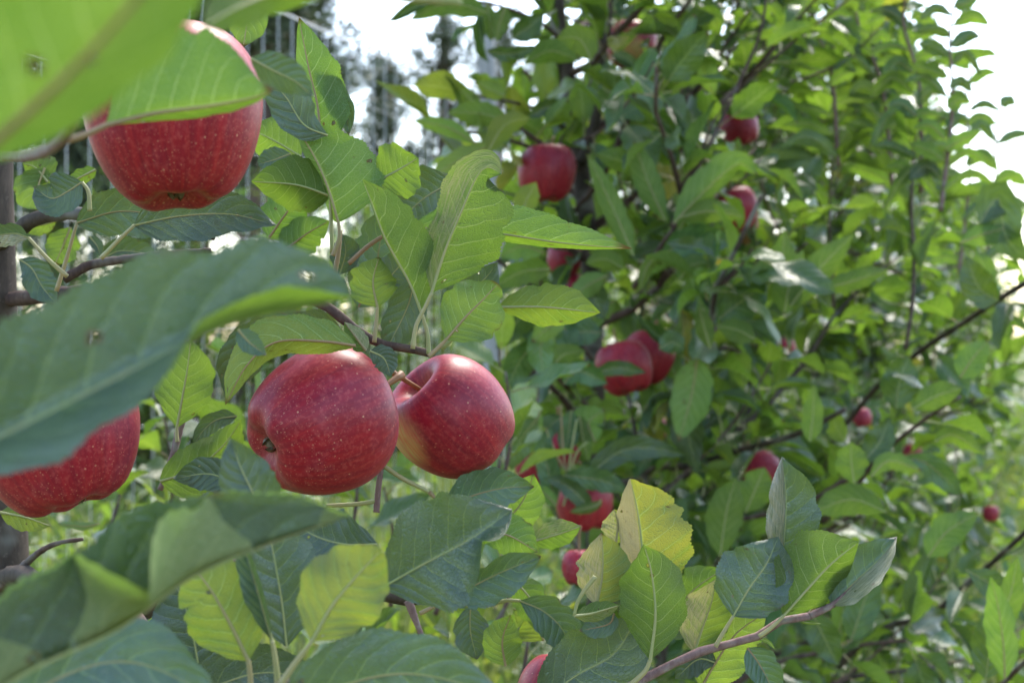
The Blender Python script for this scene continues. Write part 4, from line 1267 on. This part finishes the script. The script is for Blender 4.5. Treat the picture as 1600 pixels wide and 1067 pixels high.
L(0, [(1120, 1035), (1090, 1030), (1055, 1060)], .86, 24, 'T', 10, 10, tint=-.1)
L(0, [(1180, 996), (1200, 1002), (1212, 1015)], .83, 3, 'U', -5, -5, tint=.4, pr=.0003)
L(0, [(1245, 968), (1262, 972), (1284, 974)], .83, 3, 'U', -5, -5, tint=.5, pr=.0003)
# ------------------------------------------------------------------ leaves of the trees behind that show singly
M = lambda k, pts, Y, w_, side='U', tint=.3, yel=0, al=-12, ar=-18, **kw: L(k, pts, Y, w_ * .78, side, al, ar, tint=tint, yel=yel, q=.36, **kw)
T = lambda k, pts, Y, w_, tint=-.1, al=14, ar=10, **kw: L(k, pts, Y, w_ * .78, 'T', al, ar, tint=tint, q=.36, **kw)
# leaves left of the forked trunk, sunlight put into the brighter tints
M(1, [(800, 190), (750, 178), (700, 176)], 2.1, 26, tint=.8)
M(1, [(745, 225), (700, 200), (645, 188)], 2.05, 18, tint=.8)
M(1, [(790, 150), (765, 140), (742, 128)], 2.15, 20, tint=1.0, yel=.1)
M(1, [(750, 170), (730, 150), (718, 138)], 2.15, 16, tint=.8)
M(1, [(770, 225), (710, 255), (668, 285)], 2.05, 24, tint=1.0, yel=.15)
M(1, [(760, 240), (790, 195), (830, 185)], 2.0, 26, tint=.6, yel=.2)
M(1, [(745, 280), (742, 262), (750, 245)], 2.05, 16, tint=.9)
M(1, [(760, 20), (700, 5), (640, 32)], 2.1, 26, tint=.3)
M(1, [(760, 5), (765, 35), (768, 65)], 2.15, 20, tint=.1)
M(1, [(790, 10), (780, 40), (776, 66)], 2.12, 20, tint=.3)
T(1, [(760, 80), (800, 85), (840, 72)], 2.15, 16)
T(1, [(800, 60), (830, 40), (850, 20)], 2.15, 26)
T(1, [(880, 165), (850, 170), (825, 185)], 2.2, 20)
M(1, [(820, 100), (860, 80), (905, 95)], 2.2, 26, tint=.2)
M(1, [(925, 95), (905, 62), (870, 60)], 2.1, 30, tint=.7)
M(1, [(815, 345), (822, 315), (838, 285)], 1.9, 26, tint=1.0, yel=.15)
M(1, [(990, 400), (960, 330), (925, 255), (915, 240)], 2.0, 24, tint=.4)
M(1, [(1040, 345), (1015, 290), (990, 220)], 2.05, 30, tint=.3)
M(1, [(1052, 350), (1090, 310), (1150, 258), (1185, 275)], 2.0, 44, tint=.35, al=-16, ar=-50)
M(1, [(1060, 362), (1080, 330), (1110, 290)], 2.04, 30, tint=.3)
M(1, [(1030, 395), (1010, 420), (1000, 455)], 2.05, 14, tint=.4)
M(1, [(1060, 340), (1110, 330), (1165, 340)], 2.0, 26, tint=.7)
T(1, [(1035, 395), (1090, 375), (1150, 378)], 2.02, 34)
M(1, [(1060, 440), (1080, 415), (1110, 410)], 2.0, 24, tint=.3)
M(1, [(1105, 470), (1098, 435), (1088, 415)], 1.95, 16, tint=.3)
M(1, [(1085, 500), (1140, 440), (1200, 425)], 2.1, 36, tint=.0)
T(1, [(1120, 500), (1160, 470), (1200, 440)], 2.0, 40)
M(1, [(1180, 530), (1150, 515), (1118, 510)], 1.95, 26, tint=.4)
M(1, [(1110, 545), (1100, 510), (1092, 480)], 1.95, 20, tint=.5)
T(1, [(920, 590), (960, 575), (1010, 582)], 1.98, 16)
T(1, [(1030, 545), (1050, 535), (1070, 545)], 1.98, 24, tint=-.4)
M(1, [(1090, 560), (1080, 620), (1060, 690)], 2.0, 42, tint=-.2)
T(1, [(1010, 640), (1060, 640), (1090, 740)], 2.1, 36)
T(1, [(880, 600), (905, 580), (950, 600)], 1.95, 26, tint=.2)
M(1, [(930, 690), (920, 660), (945, 640)], 1.95, 36, tint=.2)
T(1, [(915, 745), (970, 705), (1020, 700), (1072, 712)], 1.95, 26, tint=-.35, pet=[(880, 790), (890, 765)])
T(1, [(868, 790), (858, 740), (850, 700), (862, 668)], 1.93, 26, tint=-.3)
M(1, [(895, 725), (905, 750), (890, 775)], 1.96, 26, tint=-.2)
M(1, [(870, 790), (850, 770), (830, 760)], 1.9, 14, tint=.4)
M(1, [(940, 780), (930, 790), (890, 800)], 1.9, 12, tint=.2)
M(2, [(1125, 870), (1135, 800), (1150, 745)], 1.95, 40, tint=.0)
M(1, [(1165, 800), (1180, 765), (1195, 730)], 2.0, 38, tint=.4)
M(1, [(1225, 490), (1235, 440), (1255, 390)], 2.0, 34, tint=.2)
M(1, [(1235, 478), (1280, 420), (1335, 365)], 2.0, 34, tint=.35)
M(1, [(1185, 475), (1220, 410), (1225, 360)], 2.02, 34, tint=.3)
M(2, [(1290, 450), (1330, 440), (1390, 420)], 2.1, 24, tint=.3)
T(2, [(1400, 640), (1405, 600), (1420, 555)], 1.95, 40, tint=-.1)
M(2, [(1425, 640), (1460, 620), (1505, 605)], 1.9, 28, tint=.3)
M(2, [(1500, 590), (1520, 560), (1545, 530)], 1.9, 30, tint=.4)
M(2, [(1265, 690), (1270, 650), (1272, 600)], 1.95, 22, tint=.1)
M(2, [(1335, 755), (1330, 720), (1330, 690)], 1.85, 34, tint=.45)
M(2, [(1360, 745), (1390, 720), (1440, 735)], 1.85, 20, tint=.7)
T(2, [(1350, 720), (1375, 690), (1390, 650)], 1.9, 30)
T(2, [(1410, 715), (1450, 725), (1505, 775)], 1.9, 24, tint=-.3)
M(2, [(1460, 690), (1490, 680), (1540, 710)], 2.0, 20, tint=.5)
T(2, [(1530, 350), (1560, 310), (1572, 370), (1610, 410)], 2.0, 40, tint=-.1)
M(2, [(1500, 380), (1540, 365), (1600, 350)], 2.0, 26, tint=.4)
T(2, [(1560, 470), (1530, 450), (1510, 400)], 2.0, 36)
M(2, [(1570, 1060), (1568, 1010), (1560, 950), (1548, 900)], 1.5, 34, tint=.3)
T(2, [(1540, 1060), (1548, 1000), (1552, 940)], 1.55, 40, tint=-.1)
M(2, [(1540, 1000), (1575, 940), (1590, 870)], 1.6, 30, tint=.2)
T(2, [(1510, 890), (1560, 920), (1600, 960)], 1.7, 30)
M(2, [(1385, 800), (1330, 780), (1270, 800)], 1.9, 34, tint=.2)
T(2, [(1330, 1000), (1350, 940), (1370, 880)], 1.9, 36)
T(2, [(1270, 960), (1290, 1000), (1310, 1040)], 1.75, 34)
M(2, [(1450, 870), (1480, 830), (1530, 800)], 1.9, 34, tint=.3)
# round the low apples and over the lower trunk
T(1, [(880, 742), (905, 745), (945, 752), (985, 770)], 1.92, 24, tint=-.3)
T(1, [(925, 800), (900, 770), (872, 752), (848, 748)], 1.91, 20, tint=-.3)
T(1, [(893, 640), (888, 680), (880, 715)], 1.95, 22, tint=-.3)
M(1, [(905, 650), (912, 690), (920, 722)], 1.95, 20, tint=.1)
T(1, [(880, 650), (860, 665), (845, 690)], 1.97, 22, tint=-.2)
M(1, [(845, 640), (832, 680), (824, 715)], 1.95, 18, tint=.3)
T(1, [(900, 440), (925, 460), (945, 500)], 2.1, 30, tint=-.1)
M(1, [(950, 430), (920, 445), (890, 470)], 2.08, 26, tint=.3)
T(1, [(940, 520), (905, 520), (880, 545)], 2.1, 28, tint=-.2)
M(1, [(960, 470), (930, 490), (905, 525)], 2.12, 26, tint=.2)
T(1, [(870, 490), (885, 520), (890, 560)], 2.1, 26, tint=-.1)
M(1, [(860, 580), (880, 555), (915, 548)], 2.05, 24, tint=.5)
M(1, [(975, 420), (945, 405), (915, 412)], 2.1, 24, tint=.6)
for q, (sx, sy) in enumerate(((852, 668), (876, 632), (901, 655), (918, 690))):
    gb(1, [(884 + q * 2, 738), ((sx * .35 + 885 * .65) + (q - 1.5) * 4, 705), (sx, sy)], 1.93, .0013, .0011, M_STALK)
# left fringe of the forked tree, beside the pair of apples
for q, (a_, b_, c_, Yq, wq, sd_) in enumerate([((850, 470), (810, 500), (775, 545), 1.9, 30, 'T'), ((845, 530), (815, 560), (790, 610), 1.9, 30, 'T'), ((860, 420), (815, 425), (770, 450), 1.95, 26, 'U'),
        ((840, 600), (815, 625), (800, 670), 1.85, 28, 'U'), ((850, 395), (815, 385), (780, 402), 2.0, 26, 'U'), ((835, 560), (800, 575), (768, 600), 1.95, 26, 'U'), ((842, 650), (812, 690), (798, 735), 1.85, 26, 'T'),
        ((860, 500), (845, 540), (850, 590), 1.88, 26, 'T'), ((880, 470), (862, 505), (830, 535), 1.86, 24, 'U')]):
    L(1, [a_, b_, c_], Yq, wq * .85, sd_, -14, 18, tint=.1 + .08 * q, q=.36)
gb(1, [(925, 560), (890, 520), (850, 470), (845, 420)], (2.3, 1.95), .004, .002)
gb(1, [(925, 640), (880, 600), (845, 560), (838, 640)], (2.3, 1.9), .004, .002)
# shoots that stand against the sky
for (x0, y0, x1, y1, Y, n) in ((1470, 330, 1490, 10, 2.25, 20), (1395, 300, 1345, -30, 2.4, 20), (1440, 300, 1418, -20, 2.3, 19), (1310, 260, 1270, -40, 2.4, 19), (1530, 470, 1562, 165, 3.2, 10), (1498, 430, 1516, 110, 2.9, 15)):
    p = gb(2, [(x0, y0), ((x0 + x1) / 2 + 8, (y0 + y1) / 2), (x1 - 6, y1 + 60), (x1, y1)], Y, .0036, .0018, M_SHOOT)
    rr = random.Random(int(x0))
    for i in range(n):
        f = (i + 1) / n
        bx, by = x0 + (x1 - x0) * f, y0 + (y1 - y0) * f
        sgn = 1 if i % 2 else -1
        ln = rr.uniform(38, 84) * (1.15 - .45 * f)
        M(2, [(bx, by), (bx + sgn * ln * .5, by - ln * rr.uniform(.1, .5)), (bx + sgn * ln, by - ln * rr.uniform(-.3, .5))], Y + rr.uniform(-.03, .03), rr.uniform(9, 17), side=rr.choice('UT'), tint=rr.uniform(0, .5))
# ------------------------------------------------------------------ leaves of the row become parts: the 300 that show largest singly, the rest as one
allp, allR, alls, own = [], [], [], []
for k in range(NTREE):
    lv = LV[k]
    if not len(lv): continue
    allp.append(np.array(lv.p)); allR.append(np.array(lv.R)); alls.append(np.array(lv.s)); own.append(np.full(len(lv), k))
allp = np.concatenate(allp); allR = np.concatenate(allR); alls = np.concatenate(alls); own = np.concatenate(own)
cnt = pix_count(allp, allR, alls)
for k in range(NTREE):
    lv = LV[k]
    if not len(lv): continue
    c = cnt[own == k]
    p, R_, s, v, t, y = (np.array(a) for a in (lv.p, lv.R, lv.s, lv.v, lv.t, lv.y))
    room = 296 - len(HERO.get(k, ()))
    order = np.argsort(-c)
    single = [i for i in order[:max(room, 0)] if c[i] > 0 and s[i] * FPX / max(p[i][1], .1) > 9]
    base = np.array(TREES[k].location)
    for i in single:
        o = bpy.data.objects.new('leaf', ME_HI[v[i]])
        COL.objects.link(o)
        o.parent = TREES[k]
        m = Matrix([[*(R_[i][a] * s[i]), p[i][a] - base[a]] for a in range(3)] + [[0, 0, 0, 1]])
        o.matrix_local = m
        o['tint'] = float(t[i]); o['yellow'] = float(y[i])
    rest = np.ones(len(lv), bool); rest[single] = False
    if rest.any():
        joined('foliage', p[rest], R_[rest], s[rest], v[rest], t[rest], y[rest], TREES[k], lo=k >= 3)
    print('tree', k, len(lv), len(single), len(HERO.get(k, ())))
